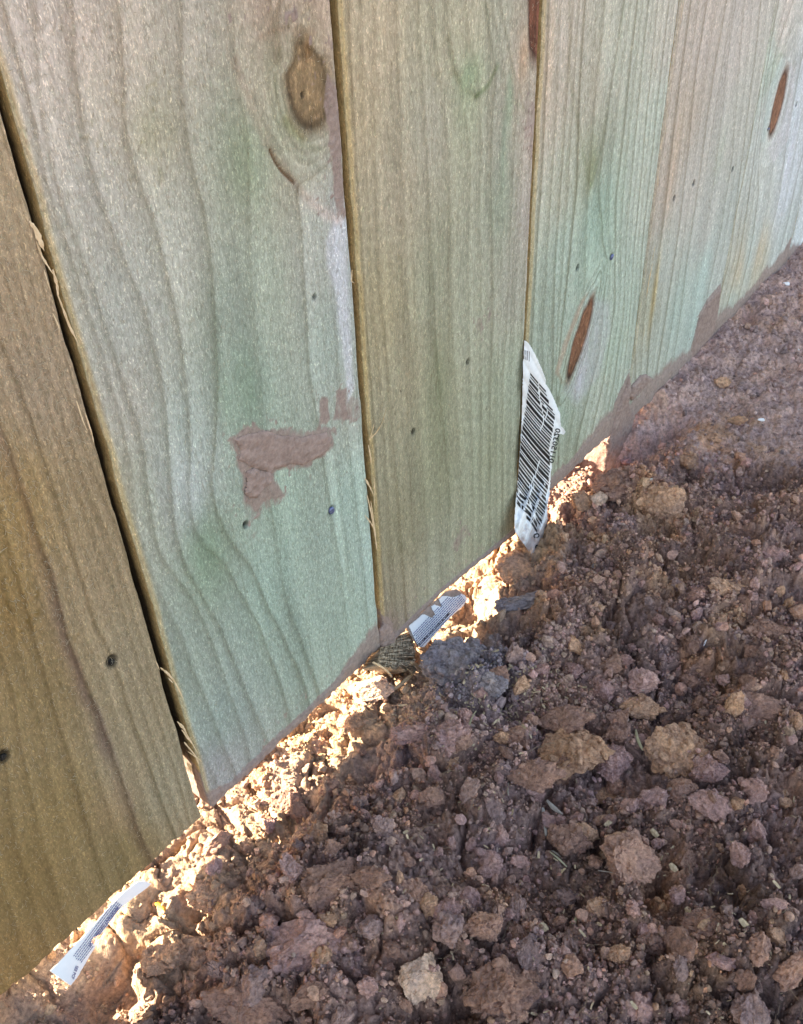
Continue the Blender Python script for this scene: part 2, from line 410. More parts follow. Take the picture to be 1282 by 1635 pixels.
def axis(a, b, step, far, g=1.09):
    f = list(np.arange(a, b, step)); s = step; lo = [a]; hi = [f[-1]]
    while lo[-1] > -far: s *= g; lo.append(lo[-1] - s)
    s = step
    while hi[-1] < far: s *= g; hi.append(hi[-1] + s)
    return np.array(lo[:0:-1] + f + hi[1:])
gx = axis(-.20, .84, .00085, 40); gy = axis(-.335, .06, .00085, 40)
X, Y = np.meshgrid(gx, gy); xf, yf = X.ravel(), Y.ravel()
Z = height(xf, yf)
ground = link('ground', mesh_np('ground', np.stack([xf, yf, Z], 1), grid_faces(len(gy), len(gx)), [SOIL], cols={'soil_colour': soil_tint(xf, yf) * (.72 + .28 * np.maximum(flatness(xf, yf), sstep(-.06, -.03, yf) * sstep(.32, .28, xf)))[:, None]}))  # base painted darker than the loose crumbs, standing in for crevice shade
tag(ground, kind='structure')
ZG = Z.reshape(len(gy), len(gx))
def ground_z(x, y):
    """height of the built surface"""
    x = np.atleast_1d(x); y = np.atleast_1d(y)
    i = np.clip(np.searchsorted(gx, x) - 1, 0, len(gx) - 2); j = np.clip(np.searchsorted(gy, y) - 1, 0, len(gy) - 2)
    return ZG[j, i]
def on_ground(px, py):
    r = ray(px, py); t = np.linspace(.25, 1.6, 1200); P = CAM + t[:, None] * r
    h = ground_z(P[:, 0], P[:, 1]); k = np.argmax(P[:, 2] < h); return P[k] if k else P[-1]

# ------------------------------------------------------------------ fence palings
THK = .017
def fpoly(pts): return [(FP(a, b)[0], FP(a, b)[2]) for a, b in pts]
EDGES = [  # left x (bottom, top), right x (bottom, top)
    ((-.1385, -.1385), (-.0020, .0005)), ((.0046, .0034), (.1402, .1400)), ((.1451, .1448), (.2803, .2806)),
    ((.2838, .2842), (.4224, .4222)), ((.4229, .4228), (.5612, .5619)), ((.5624, .5622), (.6995, .6998)), ((.7012, .7012), (.839, .839))]
BOTTOM = [[(-.14, .0045), (-.122, .003), (-.0034, -.0016)], [(.0, -.0018), (.10, -.0002), (.141, .0012)],
          [(.1448, -.0058), (.152, -.0050), (.196, -.003), (.235, -.0065), (.281, -.0116)], [(.284, -.004), (.37, -.003), (.4224, -.005)],
          [(.42, -.005), (.45, -.007), (.475, -.013), (.56, -.012)], [(.56, -.008), (.70, .0)], [(.70, -.004), (.84, .0)]]
# colour of the treated timber, read off the photograph: (px, py, r, g, b)
TINT = [
 [(20,350,155,138,115),(10,480,148,130,108),(60,600,142,126,108),(30,800,136,116,84),(90,850,138,122,98),(60,1100,126,108,76),(10,980,128,106,70),(200,1050,138,126,104),(210,1200,136,124,102),(270,1250,138,130,110),(40,1400,122,102,66),(200,1370,118,104,72),(100,1300,124,106,72),(20,1550,124,100,64),(140,950,140,124,100)],
 [(50,50,192,176,166),(130,60,184,166,154),(200,60,186,171,155),(300,40,175,165,150),(430,25,178,150,132),(500,20,180,152,132),(250,200,165,160,140),(150,150,176,166,150),(370,230,150,155,134),(410,270,144,152,130),(420,120,172,160,138),(455,250,165,160,140),(60,250,180,172,160),(150,300,170,166,156),(90,420,170,166,150),(200,500,165,166,156),(280,400,168,168,156),(420,450,150,160,142),(360,500,140,150,134),(500,400,165,168,158),(300,700,160,170,160),(200,640,165,160,148),(250,800,152,157,142),(330,870,128,148,124),(300,760,168,176,172),(380,600,140,155,138),(400,640,138,156,138),(450,800,150,170,152),(560,800,155,176,162),(520,560,160,172,160),(560,640,160,166,154),(480,1000,145,162,146),(430,930,146,168,152),(350,1150,140,155,145),(300,1080,142,154,140),(350,1230,150,150,150),(560,950,150,168,152),(590,900,156,176,164),(180,780,158,152,130)],
 [(600,50,176,162,140),(560,150,172,156,130),(700,60,166,162,140),(750,60,172,164,144),(750,120,146,160,132),(640,300,166,156,135),(690,200,165,162,146),(800,60,165,165,148),(830,100,172,158,144),(800,200,158,158,142),(850,220,172,162,150),(800,330,145,156,136),(780,420,158,160,142),(845,330,168,160,152),(650,600,152,146,122),(610,500,158,148,120),(690,450,150,152,130),(760,500,155,160,140),(820,450,158,158,144),(820,600,155,166,146),(700,750,140,142,116),(700,620,142,144,118),(640,850,140,135,110),(780,720,144,150,126),(790,830,150,155,132),(700,920,150,152,132),(630,950,146,138,116),(620,1010,140,120,112),(780,640,148,156,134)],
 [(900,50,186,174,160),(890,150,178,166,150),(980,100,180,180,165),(950,150,172,164,146),(945,250,150,154,130),(1050,200,176,184,170),(1070,60,184,178,166),(900,300,168,168,150),(900,400,160,176,160),(950,350,148,172,154),(960,420,156,178,160),(1000,450,165,180,165),(1030,320,176,182,168),(900,650,155,170,150),(870,500,152,164,146),(980,560,162,178,160),(960,640,165,172,156),(905,730,150,158,136),(1000,600,165,176,160)],
 [(1120,80,188,174,164),(1100,180,182,166,150),(1070,280,178,162,148),(1100,300,181,174,165),(1170,200,180,178,168),(1180,60,186,176,168),(1130,350,176,174,166),(1080,500,165,180,168),(1120,450,166,184,175),(1050,560,164,170,156),(1060,430,172,176,166),(1040,480,160,160,138),(1150,400,172,176,168)],
 [(1220,200,185,188,182),(1250,40,196,184,176),(1230,100,176,188,176),(1200,400,176,185,178),(1260,300,192,196,202),(1220,330,184,186,180),(1270,180,190,196,202),(1210,440,186,180,160),(1250,380,180,186,182),(1170,480,168,178,166),(1180,440,190,175,150)],
 [(1281,330,200,208,212),(1281,250,205,212,214)]]
# traced growth-ring lines per paling (each one ring apart)
GUIDE = [
 [[(-30,700),(10,850),(40,980),(80,1110),(120,1250),(160,1380)],[(0,680),(50,830),(80,920),(110,1030),(150,1130),(190,1230),(215,1310),(245,1375)],[(0,540),(40,640),(90,790),(150,980),(200,1110),(250,1250),(280,1330)],[(0,420),(60,600),(110,740),(160,880),(205,1000),(250,1130),(295,1280)],[(5,270),(45,430),(100,590),(150,740),(200,880),(250,1040),(300,1200)],[(0,210),(40,380),(90,520),(160,730),(225,930),(260,1060),(310,1230)]],
 [[(20,60),(55,190),(75,300),(110,400),(140,500),(185,640),(205,720),(215,830),(245,920),(290,1020),(330,1120),(375,1230)],
  [(60,0),(60,120),(80,260),(115,370),(160,500),(200,620),(228,700),(238,800),(252,880),(310,960),(350,1060),(400,1210)],
  [(115,0),(120,130),(140,250),(170,350),(225,480),(258,620),(268,720),(275,830),(300,915),(345,990),(390,1090),(430,1190)],
  [(190,0),(195,130),(205,250),(240,330),(280,500),(300,640),(303,720),(298,800),(312,860),(360,900),(415,1000),(455,1110)],
  [(290,0),(285,120),(300,250),(330,350),(345,500),(350,600),(345,700),(335,790),(360,850),(405,910),(450,1010),(490,1100)],
  [(365,0),(375,120),(395,200),(395,330),(400,450),(415,600),(425,750),(440,850),(455,950),(490,1050),(510,1100)],
  [(430,0),(440,100),(450,220),(480,330),(488,470),(495,600),(515,700),(530,820),(545,900),(562,1060)],
  [(500,0),(515,120),(530,250),(535,330),(530,420),(540,600),(563,750),(575,850),(590,1000)]],
 [[(560,0),(570,250),(585,500),(600,700),(612,900),(625,1030)],[(600,0),(600,250),(610,500),(625,650),(640,850),(650,980)],[(672,0),(680,200),(690,400),(695,500),(700,600),(722,800),(720,950)],[(718,0),(722,80),(738,130),(752,250),(748,450),(750,600),(758,800),(755,920)],[(775,0),(785,60),(795,110),(788,180),(785,300),(790,450),(785,600),(785,880)],[(800,0),(812,60),(830,140),(820,250),(815,450),(805,600),(805,860)],[(845,0),(850,140),(848,300),(838,450),(832,600),(822,850)]],
 [[(878,0),(872,200),(860,400),(850,560),(862,700)],[(920,0),(905,200),(890,400),(885,560),(884,720)],[(938,0),(930,150),(925,300),(905,480),(890,600),(895,720)],[(1000,0),(975,160),(958,300),(968,450),(960,560),(925,700)],[(1022,0),(1000,200),(985,330),(985,480),(968,600),(945,700)],[(1040,0),(1020,200),(1003,380),(1000,500),(985,600),(965,690)],[(1055,0),(1035,200),(1018,380),(1010,500),(998,600),(985,680)],[(1072,0),(1050,200),(1030,380),(1020,520),(1008,660)]],
 [[(1105,0),(1085,150),(1070,280),(1055,400),(1040,520),(1030,640)],[(1130,0),(1110,130),(1098,260),(1080,400),(1062,520),(1045,620)],[(1160,0),(1140,120),(1120,260),(1100,400),(1085,520),(1070,600)],[(1190,0),(1180,130),(1170,260),(1150,380),(1120,520),(1110,570)],[(1215,0),(1205,110),(1190,230),(1170,380),(1150,470)]],
 [[(1245,0),(1222,130),(1205,260),(1185,400),(1160,500)],[(1270,0),(1240,80),(1222,200),(1215,300),(1200,400),(1180,480)],[(1330,0),(1285,80),(1262,200),(1245,320),(1225,400),(1210,460)],[(1400,0),(1300,180),(1275,280),(1258,360),(1240,430)]],
 [[(1340,100),(1290,330)],[(1400,100),(1330,330)]]]
RINGK = [2, 1, 2, 2, 2, 2, 1]
CONTR = [.30, .25, .24, .34, .30, .28, .18]
# knots: px, py, rx(mm), rz(mm), lean, colour, halo
# (top of knot, bottom of knot in the photograph), half width mm, colour, squareness
KNOT = [[], [((478,54),(506,212),11.8,(142,120,92),2.5)], [((858,-80),(857,104),6.5,(118,76,60),3.2)], [((948,470),(908,612),9.0,(132,94,72),2.0)], [], [((1258,104),(1232,222),9.5,(138,100,80),2.0)], []]
POLYPATCH = {1: [([(521,385),(533,352),(552,346),(556,480),(566,620),(556,640),(548,560),(538,470),(524,425)], .0018, (192,194,204), .75), ([(492,318),(500,316),(548,350),(538,362),(515,350)], .002, (188,180,178), .6)],
             3: [([(948,478),(974,482),(976,530),(958,600),(922,645),(900,625),(925,600),(948,560)], .004, (178,178,186), .36), ([(930,480),(938,470),(905,560),(893,600),(888,596),(900,550)], .002, (172,140,122), .5)],
             5: [([(1262,100),(1272,110),(1262,220),(1236,262),(1226,240),(1250,200),(1262,150)], .003, (196,192,198), .5), ([(1248,92),(1256,95),(1236,150),(1222,230),(1216,225),(1228,150)], .002, (182,196,196), .5)]}
SPECK = {1: [(235,205,26,20)], 0: [(40,1000,30,60)]}
# mud marks as photograph polygons: (polygon, edge softness in m, strength)
MUD = [[], [
  ([(372,700),(395,688),(470,692),(524,688),(528,712),(515,730),(470,745),(440,752),(440,770),(452,792),(425,800),(410,815),(392,800),(390,760),(378,725)], .004, .8),
  ([(510,634),(524,632),(530,672),(514,674)], .0018, .72), ([(538,630),(552,622),(556,668),(530,672)], .002, .7), ([(556,640),(574,632),(576,668),(560,670)], .003, .5), ([(522,112),(545,150),(549,345),(538,345),(530,240),(520,180)], .002, .75),
  ([(385,800),(440,770),(455,795),(400,835)], .004, .45), ([(380,20),(480,-20),(520,0),(520,60),(430,40)], .01, .22),
  ([(500,320),(549,300),(549,345),(520,345)], .004, .3)], 
 [([(603,1040),(602,985),(618,985),(628,1000),(632,1020),(630,1040)], .003, .85), ([(838,160),(862,170),(850,260),(840,240)], .004, .42), ([(722,870),(742,840),(748,850),(730,880)], .002, .5),([(760,520),(785,495),(785,505),(765,540)], .003, .36)], 
 [([(955,780),(972,690),(985,640),(1005,598),(1006,620),(1000,650),(1010,670),(1000,780)], .002, 1.0), ([(1003,630),(1010,612),(1025,596),(1043,600),(1030,625),(1008,640)], .0015, 1.0)],
 [([(1090,640),(1105,550),(1118,500),(1130,478),(1150,455),(1145,640)], .0025, .95)], [([(1235,470),(1245,420),(1262,385),(1275,385),(1290,480)], .004, .8)], []]
MUDBAND = [0.0, .010, .0035, .020, .028, .024, .02]
# other soft colour patches: px, py, rx mm, rz mm, colour, strength
PATCH = [[(20,870,20,28,(150,120,60),.35),(190,1290,14,20,(150,120,95),.25)],
 [(545,430,6,36,(182,186,196),.75),(548,365,5,8,(190,195,205),.6),(400,250,15,17,(126,142,114),.38),(330,890,9,22,(118,142,120),.35),(390,620,12,20,(126,150,128),.45),(245,210,10,9,(140,135,100),.3),
  (480,120,16,26,(150,165,135),.35),(495,318,7,5,(190,185,180),.5),(60,140,10,30,(196,186,178),.35),(300,790,6,20,(174,182,186),.4),(265,800,4,24,(168,170,172),.3)],
 [(757,118,9,7,(122,150,118),.42),(815,160,3,14,(116,150,120),.5),(805,240,3,18,(120,150,128),.5),(700,640,10,40,(120,128,100),.3),(838,90,4,10,(186,150,120),.5),(850,215,4,20,(178,160,158),.5)],
 [(948,270,6,14,(130,136,104),.5),(965,350,10,18,(150,172,158),.3),(935,555,14,36,(176,172,182),.55),(925,610,6,14,(182,182,196),.6),(880,100,4,30,(186,160,136),.5),(1045,400,2.5,60,(176,150,96),.6)],
 [(1150,250,7,18,(150,160,145),.35),(1075,260,6,40,(190,165,142),.4),(1110,520,16,12,(160,182,176),.4),(1045,470,3.5,30,(186,160,100),.6)],
 [(1252,150,12,34,(192,192,196),.4),(1215,400,12,22,(196,172,140),.45),(1240,110,8,12,(160,180,160),.4),(1262,250,6,36,(200,202,216),.6)], []]

def board_shape(i, fine=True, height_=1.8):
    (lb, lt), (rb, rt) = EDGES[i] if fine else EDGE_X
    zt = .50
    zr = np.arange(0, zt, .0008) if fine else np.linspace(0, zt, 12)
    zz = np.concatenate([zr, np.linspace(zt, height_, 14)])
    nf = 172 if fine else 24
    r = .0012
    u = np.linspace(0, 1, nf)
    # section: back-left -> left side -> front -> right side -> back-right (counter-clockwise seen from above is not needed)
    side = np.linspace(THK, r, 9 if fine else 3)
    secx = np.concatenate([np.zeros(len(side)), [r * .3], u * 0 + np.nan, [0], np.zeros(len(side))])
    return zz, side, u, r, (lb, lt), (rb, rt)

def make_board(i, yoff=0.0):
    zz, side, u, r, (lb, lt), (rb, rt) = board_shape(i)
    bx = [b[0] for b in BOTTOM[i]]; bz = [b[1] for b in BOTTOM[i]]
    ns = len(side); nf = len(u); nc = 2 * ns + nf
    f = np.clip(zz / .4, 0, 1)
    xl = lb + (lt - lb) * f; xr = rb + (rt - rb) * f
    # ragged saw-cut edges
    xl = xl + .0005 * noise2(zz * 60, zz * 0 + i, 201) + .00012 * noise2(zz * 400, zz * 0 + i, 202)
    xr = xr + .0004 * noise2(zz * 70, zz * 0 + i, 203) + .00008 * noise2(zz * 350, zz * 0 + i, 204)
    XX = np.zeros((len(zz), nc)); YY = np.zeros_like(XX)
    XX[:, :ns] = xl[:, None]; YY[:, :ns] = side[None]
    XX[:, ns:ns + nf] = xl[:, None] + (xr - xl)[:, None] * u[None]
    XX[:, ns + nf:] = xr[:, None]; YY[:, ns + nf:] = side[::-1][None]
    # rounded arris
    xf = XX[:, ns:ns + nf]; dl = xf - xl[:, None]; dr = xr[:, None] - xf
    de = np.minimum(dl, dr); yf_ = np.where(de < r, r - np.sqrt(np.clip(r * r - (r - de) ** 2, 0, None)), 0)
    ZZ = np.repeat(zz[:, None], nc, 1)
    zb = np.interp(XX, bx, bz) + .0009 * noise2(XX * 130, XX * 0 + i, 205) + .0008 * noise2(XX * 520, XX * 0 + i, 206)
    ZZ = np.where(ZZ < .5, zb + ZZ * (.5 - zb) / .5, ZZ)
    fx, fz = xf, ZZ[:, ns:ns + nf]
    # growth rings
    nrow = len(zz)
    ph = np.zeros((nrow, nf)); gl = []
    zrow = fz.mean(1)
    for k, g in enumerate(GUIDE[i]):
        p = np.array([FP(a, b) for a, b in g]); o = np.argsort(p[:, 2])
        gl.append(np.interp(zrow, p[o, 2], p[o, 0]))
    gl = np.array(gl)                     # lines x rows
    k5 = np.ones(25) / 25                # smooth kinks
    for k in range(len(gl)):
        e = np.concatenate([np.full(12, gl[k][0]), gl[k], np.full(12, gl[k][-1])]); gl[k] = np.convolve(e, k5, 'valid')
    wx = .0016 * fbm2(fx * 25, fz * 6, 300 + i, 3) + .0006 * noise2(fx * 120, fz * 30, 310 + i)
    for rr in range(nrow):
        xs = np.maximum.accumulate(gl[:, rr] + np.arange(len(gl)) * 1e-6); n = len(xs)
        sp0 = max(xs[1] - xs[0], .006); sp1 = max(xs[-1] - xs[-2], .006)
        xs = np.concatenate([[xs[0] - 12 * sp0], xs, [xs[-1] + 12 * sp1]]); pv = np.concatenate([[-12], np.arange(n), [n + 11]])
        ph[rr] = np.interp(fx[rr] + wx[rr], xs, pv)
    ph = ph * RINGK[i]
    LB = 0
    knotm = np.zeros_like(ph); kn_ring = np.zeros_like(ph)
    for (ka, kb, rx, kc, sq) in KNOT[i]:
        A_, B_ = FP(*ka), FP(*kb); cx_, cz_ = (A_[0] + B_[0]) / 2, (A_[2] + B_[2]) / 2; rz = abs(A_[2] - B_[2]) / 2; ln_ = (A_[0] - B_[0]) / (A_[2] - B_[2])
        dx = np.abs(fx - cx_ - ln_ * (fz - cz_)) / (rx * 1e-3); dz = np.abs(fz - cz_) / rz
        if i == 1:                                  # pointed tail on top
            tl = sstep(.40, .75, (fz - cz_) / rz + .12 * noise2(fx * 150, fz * 60, 337)); dx = dx * (1 + 1.1 * tl)
        dd = (dx ** sq + dz ** sq) ** (1 / sq) + (.06 if i == 1 else .15) * fbm2(fx * 160, fz * 70, 330 + i, 4)
        blend = np.exp(-np.clip(dd - 1.15, 0, 9) ** 2 * 2.2)
        ph = ph * (1 - blend) + blend * (dd * 2.6); LB = .15 * blend
        knotm = np.maximum(knotm, sstep(1.20, .80, dd)); kn_ring = np.maximum(kn_ring, np.exp(-((dd - (.84 if i == 1 else .88)) / (.20 if i == 1 else .12)) ** 2))
        KD = dd; KX, KZ = fx - cx_, fz - cz_
    fr = ph - np.floor(ph)
    amp = .85 + .45 * noise2(np.floor(ph) * 3.3 + .5, fz * 5, 320 + i)
    gph = np.abs(np.gradient(ph, axis=1)) / np.maximum(np.gradient(fx, axis=1), 1e-6); gph = np.clip(gph, 20, 900)
    wn_, ww_ = np.clip(gph * .0005, .02, .2), np.clip(gph * .0022, .06, .32)
    line = .8 * np.exp(-(np.where(fr < .5, fr / wn_, (fr - 1) / ww_)) ** 2) + .42 * sstep(.35, .98, fr) * (fr > .35)
    main = ((np.floor(ph + .3).astype(int) % RINGK[i]) == 0) if RINGK[i] > 1 else np.ones_like(ph, bool)
    line = line * (1 - LB) * np.clip(amp, .12, 1.15) * np.where(main, 1.0, .55)
    # base tint
    num = np.zeros(fx.shape + (3,)); den = np.zeros(fx.shape)
    for a, b, cr, cg, cb in TINT[i]:
        p = FP(a, b); d2 = ((fx - p[0]) / 1.0) ** 2 + ((fz - p[2]) / 1.9) ** 2 + 6e-5
        g_ = (cr + cg + cb) / 3; w = 1 / d2 ** 1.6; num += w[..., None] * lin((g_ + (cr - g_) * (1.0 if i == 0 else .8) + (8 if i == 0 else 2), g_ + (cg - g_) * .74 + (8 if i == 0 else 1 if i == 2 else 3), g_ + (cb - g_) * (1.08 if i in (0, 2) else .88) + (9 if i == 0 else 4 if i == 2 else 6))); den += w
    col = num / den[..., None]
    for a, b, rx, rz, pc, st in PATCH[i]:
        p = FP(a, b); w = np.exp(-(((fx - p[0]) / (rx * 1e-3)) ** 2 + ((fz - p[2]) / (rz * 1e-3)) ** 2) ** 1.3 * (1 + .5 * fbm2(fx * 90, fz * 40, 350, 3))) * st * np.clip(.85 + .55 * fbm2(fx * 200, fz * 9, 351, 3), .2, 1.3)
        col = col * (1 - w[..., None]) + w[..., None] * lin(pc)
    blot = fbm2(fx * 40, fz * 14, 360 + i, 4)
    col = col * (1 + .10 * blot[..., None] * np.array([1, .9, .8])) * (1 + .05 * fbm2(fx * 120, fz * 25, 370 + i, 3)[..., None])
    hair = sstep(.35, .75, fbm2(fx * 520 + wx * 300, fz * 5, 385 + i, 3)); col = col * (1 - .16 * hair[..., None] * np.array([.9, 1, 1.15]))
    streak = fbm2(fx * 260, fz * 7, 380 + i, 3)
    col = col * (1 + .09 * streak[..., None])
    ct = CONTR[i]
    col = col * (1 + .10 * np.exp(-((fr - .22) / .16) ** 2)[..., None]) * (1 - ct * line[..., None] * np.array([.92, 1.0, 1.16]))
    if i == 0:
        gz0 = np.interp(zrow, *(lambda p: (p[np.argsort(p[:, 2]), 2], p[np.argsort(p[:, 2]), 0]))(np.array([FP(a, b) for a, b in GUIDE[0][1]])))
        d = (fx - gz0[:, None]) + .0012 * noise2(fx * 100, fz * 60, 391)
        w = np.exp(-np.where(d > 0, d / .0012, -d / .004) ** 2) * .42 * (.75 + .3 * noise2(fx * 0, fz * 40, 390))
        col = col * (1 - w[..., None] * np.array([.75, .9, .55]))
    for (ka, kb, rx, kc, sq) in KNOT[i]:
        kc_ = lin(kc); inner = kc_[None, None] * (1 + .45 * fbm2(fx * 300, fz * 120, 340, 5)[..., None]) * (1 + .5 * sstep(.3, .6, fbm2(fx * 700, fz * 300, 341, 2)))[..., None] * (1 - (.0 if i == 1 else .5) * np.exp(-((KX - ln_ * KZ) / .0009) ** 2) * sstep(.2, .9, fbm2(fx * 60, fz * 60, 342, 2) + .5))[..., None] * (1 - (.46 + .25 * (KZ[..., None] < 0) * (KX[..., None] < 0)) * kn_ring[..., None])
        inner = inner * (1 - .30 * (np.exp(-((KD * 4.2 % 1) - .5) ** 2 * 18))[..., None] * (.45 if i == 1 else .9))
        col = col * (1 - knotm[..., None]) + inner * knotm[..., None]
    for pts, wd, st, tc in MARK.get(i, []):
        d = line_dist(fx + .0006 * noise2(fx * 150, fz * 90, 345), fz, fpoly(pts)); w = np.exp(-(d / (wd * 1e-3)) ** 2) * st * (.75 + .5 * noise2(fx * 90, fz * 60, 346))
        col = col * (1 - w[..., None] * np.array(tc))
    for pl, sf, pc, st in POLYPATCH.get(i, []):
        w = sstep(sf, -sf, poly_sdf(fx, fz, fpoly(pl)) + .0006 * fbm2(fx * 200, fz * 80, 352, 2)) * st * (1 - knotm); col = col * (1 - w[..., None]) + w[..., None] * lin(pc)
    for a, b, rx, rz in SPECK.get(i, []):
        p = FP(a, b); w = np.exp(-((fx - p[0]) / (rx * 1e-3)) ** 2 - ((fz - p[2]) / (rz * 1e-3)) ** 2) * sstep(.45, .75, fbm2(fx * 420, fz * 300, 355, 2)); col = col * (1 - .38 * w[..., None] * np.array([.8, .9, 1.3]))
    # fresh, yellower wood on arris
    ar = sstep(.0030, .0004, dl) * (1.0 if i in (1, 2, 3) else .3)
    yl = lin((196, 170, 116))
    col = col * (1 - ar[..., None] * .55) + yl * ar[..., None] * .55
    # mud
    mud = np.zeros(fx.shape)
    hb = fz - np.interp(fx, bx, bz)
    if MUDBAND[i] > 0:
        band = MUDBAND[i] * (1 + .55 * fbm2(fx * 30, fx * 0 + i, 400, 3))
        if i == 1: band = band * np.interp(fx, [0, .010, .02, .10, .141], [2.1, 1.6, .7, .8, 1.9])
        if i == 3: band = band * np.interp(fx, [.28, .33, .38, .42], [.35, .8, 1.1, 1.1])
        if i == 4: band = band * np.interp(fx, [.42, .47, .52, .56], [1.0, .8, .8, 1.3])
        mud = np.maximum(mud, .95 * sstep(band * 1.35, band * .55, hb))
    mud = np.maximum(mud, .8 * sstep(.66, .76, noise2(fx * 520, fz * 380, 416)) * np.exp(-hb / .028) * (i > 0))
    for poly, soft, st in MUD[i]:
        P = fpoly(poly); d = poly_sdf(fx, fz, P) + (.0022 if st < .8 else soft * .7) * fbm2(fx * 150, fz * 100, 410, 3)
        mud = np.maximum(mud, st * sstep(soft, -soft * .3, d))
        mud = np.maximum(mud, .85 * sstep(.62, .72, noise2(fx * 620, fz * 480, 415)) * np.exp(-np.clip(d, 0, 1) / .009))
    # relief: proud late wood, sunk knots rim, mud coat
    yy = yf_ + .00005 * line - .0009 * sstep(.7, 1, mud) * (1 + .5 * fbm2(fx * 200, fz * 200, 420, 3)) + .0004 * knotm
    yy = yy + .0003 * fbm2(fx * 12, fz * 4, 430 + i, 2)
    # recesses around driven nails
    for a, b, rad, dep in HOLES.get(i, []):
        p = FP(a, b); d = np.hypot(fx - p[0], (fz - p[2]) * .8) / rad
        yy = yy + dep * sstep(1.15, .7, d); col = col * (1 - (.35 if (a, b) in ((530, 815), (978, 410)) else .80) * sstep(1.5, .8, d)[..., None])
    if i == 1:  # resin split beside the knot
        sp = fpoly([(432, 240), (440, 258), (452, 275), (470, 292)]); d = line_dist(fx, fz, sp)
        w = sstep(.0011, .0003, d); yy = yy + w * .0012; col = col * (1 - .72 * w[..., None] * np.array([.8, 1, 1.1]))
        w2 = sstep(.0030, .0006, line_dist(fx, fz, fpoly([(374, 100), (405, 180), (430, 240), (470, 292), (500, 330), (545, 352)])))
        col = col * (1 + w2[..., None] * np.array([.10, .03, .02]))
        # ripples of grain under and over the knot
    if i == 4:
        pass
    YY[:, ns:ns + nf] = yy
    YY[:, ns - 1] = yy[:, 0]; YY[:, ns + nf] = yy[:, -1]
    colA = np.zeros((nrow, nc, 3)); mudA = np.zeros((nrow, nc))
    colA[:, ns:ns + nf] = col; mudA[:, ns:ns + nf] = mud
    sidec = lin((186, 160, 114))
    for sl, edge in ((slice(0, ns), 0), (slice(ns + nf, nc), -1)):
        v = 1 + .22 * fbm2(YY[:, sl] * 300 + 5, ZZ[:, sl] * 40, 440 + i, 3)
        dp = sstep(.0035, .0075, YY[:, sl])[..., None]; colA[:, sl] = (sidec * (1 - dp) + lin((64, 54, 42)) * dp) * v[..., None]  # shade of the joint painted in: sides darken with depth
        hbs = ZZ[:, sl] - zb[:, sl]; mudA[:, sl] = .9 * sstep(.040, .015, hbs + .012 * noise2(ZZ[:, sl] * 200, YY[:, sl] * 200, 7))
    V = np.stack([XX, YY + yoff, ZZ], -1).reshape(-1, 3)
    F = grid_faces(nrow, nc)
    # end grain
    base = len(V); idx = np.arange(ns, ns + nf)
    bv = V[idx].copy(); bv[:, 1] = THK + yoff
    V = np.concatenate([V, V[idx], bv]); a = base + np.arange(nf - 1)
    cap = np.stack([a, a + nf, a + nf + 1, a + 1], 1)
    ec = np.tile(lin((120, 98, 72)), (2 * nf, 1)); 
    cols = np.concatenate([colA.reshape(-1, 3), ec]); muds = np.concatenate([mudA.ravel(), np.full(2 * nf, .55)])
    # back face: two long quads rows
    bl = np.arange(nrow) * nc; bk = np.stack([bl[:-1] + nc - 1, bl[:-1], bl[1:], bl[1:] + nc - 1], 1)
    top = (nrow - 1) * nc
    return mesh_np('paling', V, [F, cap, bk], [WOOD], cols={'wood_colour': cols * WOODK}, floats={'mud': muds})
WOODK = .98
HOLES = {0: [(179,1056,.0026,.0016),(6,1208,.0026,.0016)], 1: [(392,838,.0015,.003),(530,815,.0024,.0012),(502,474,.0010,.002),(484,152,.0008,.001)],
         2: [(748,578,.0014,.002),(661,690,.0015,.002),(642,625,.0006,.001)], 3: [(924,428,.0015,.002),(978,410,.0018,.0012)],
         4: [(1108,292,.0016,.002),(1077,316,.0015,.002),(1170,270,.0015,.002)], 5: [(1228,206,.0014,.002),(1273,167,.0014,.002)]}
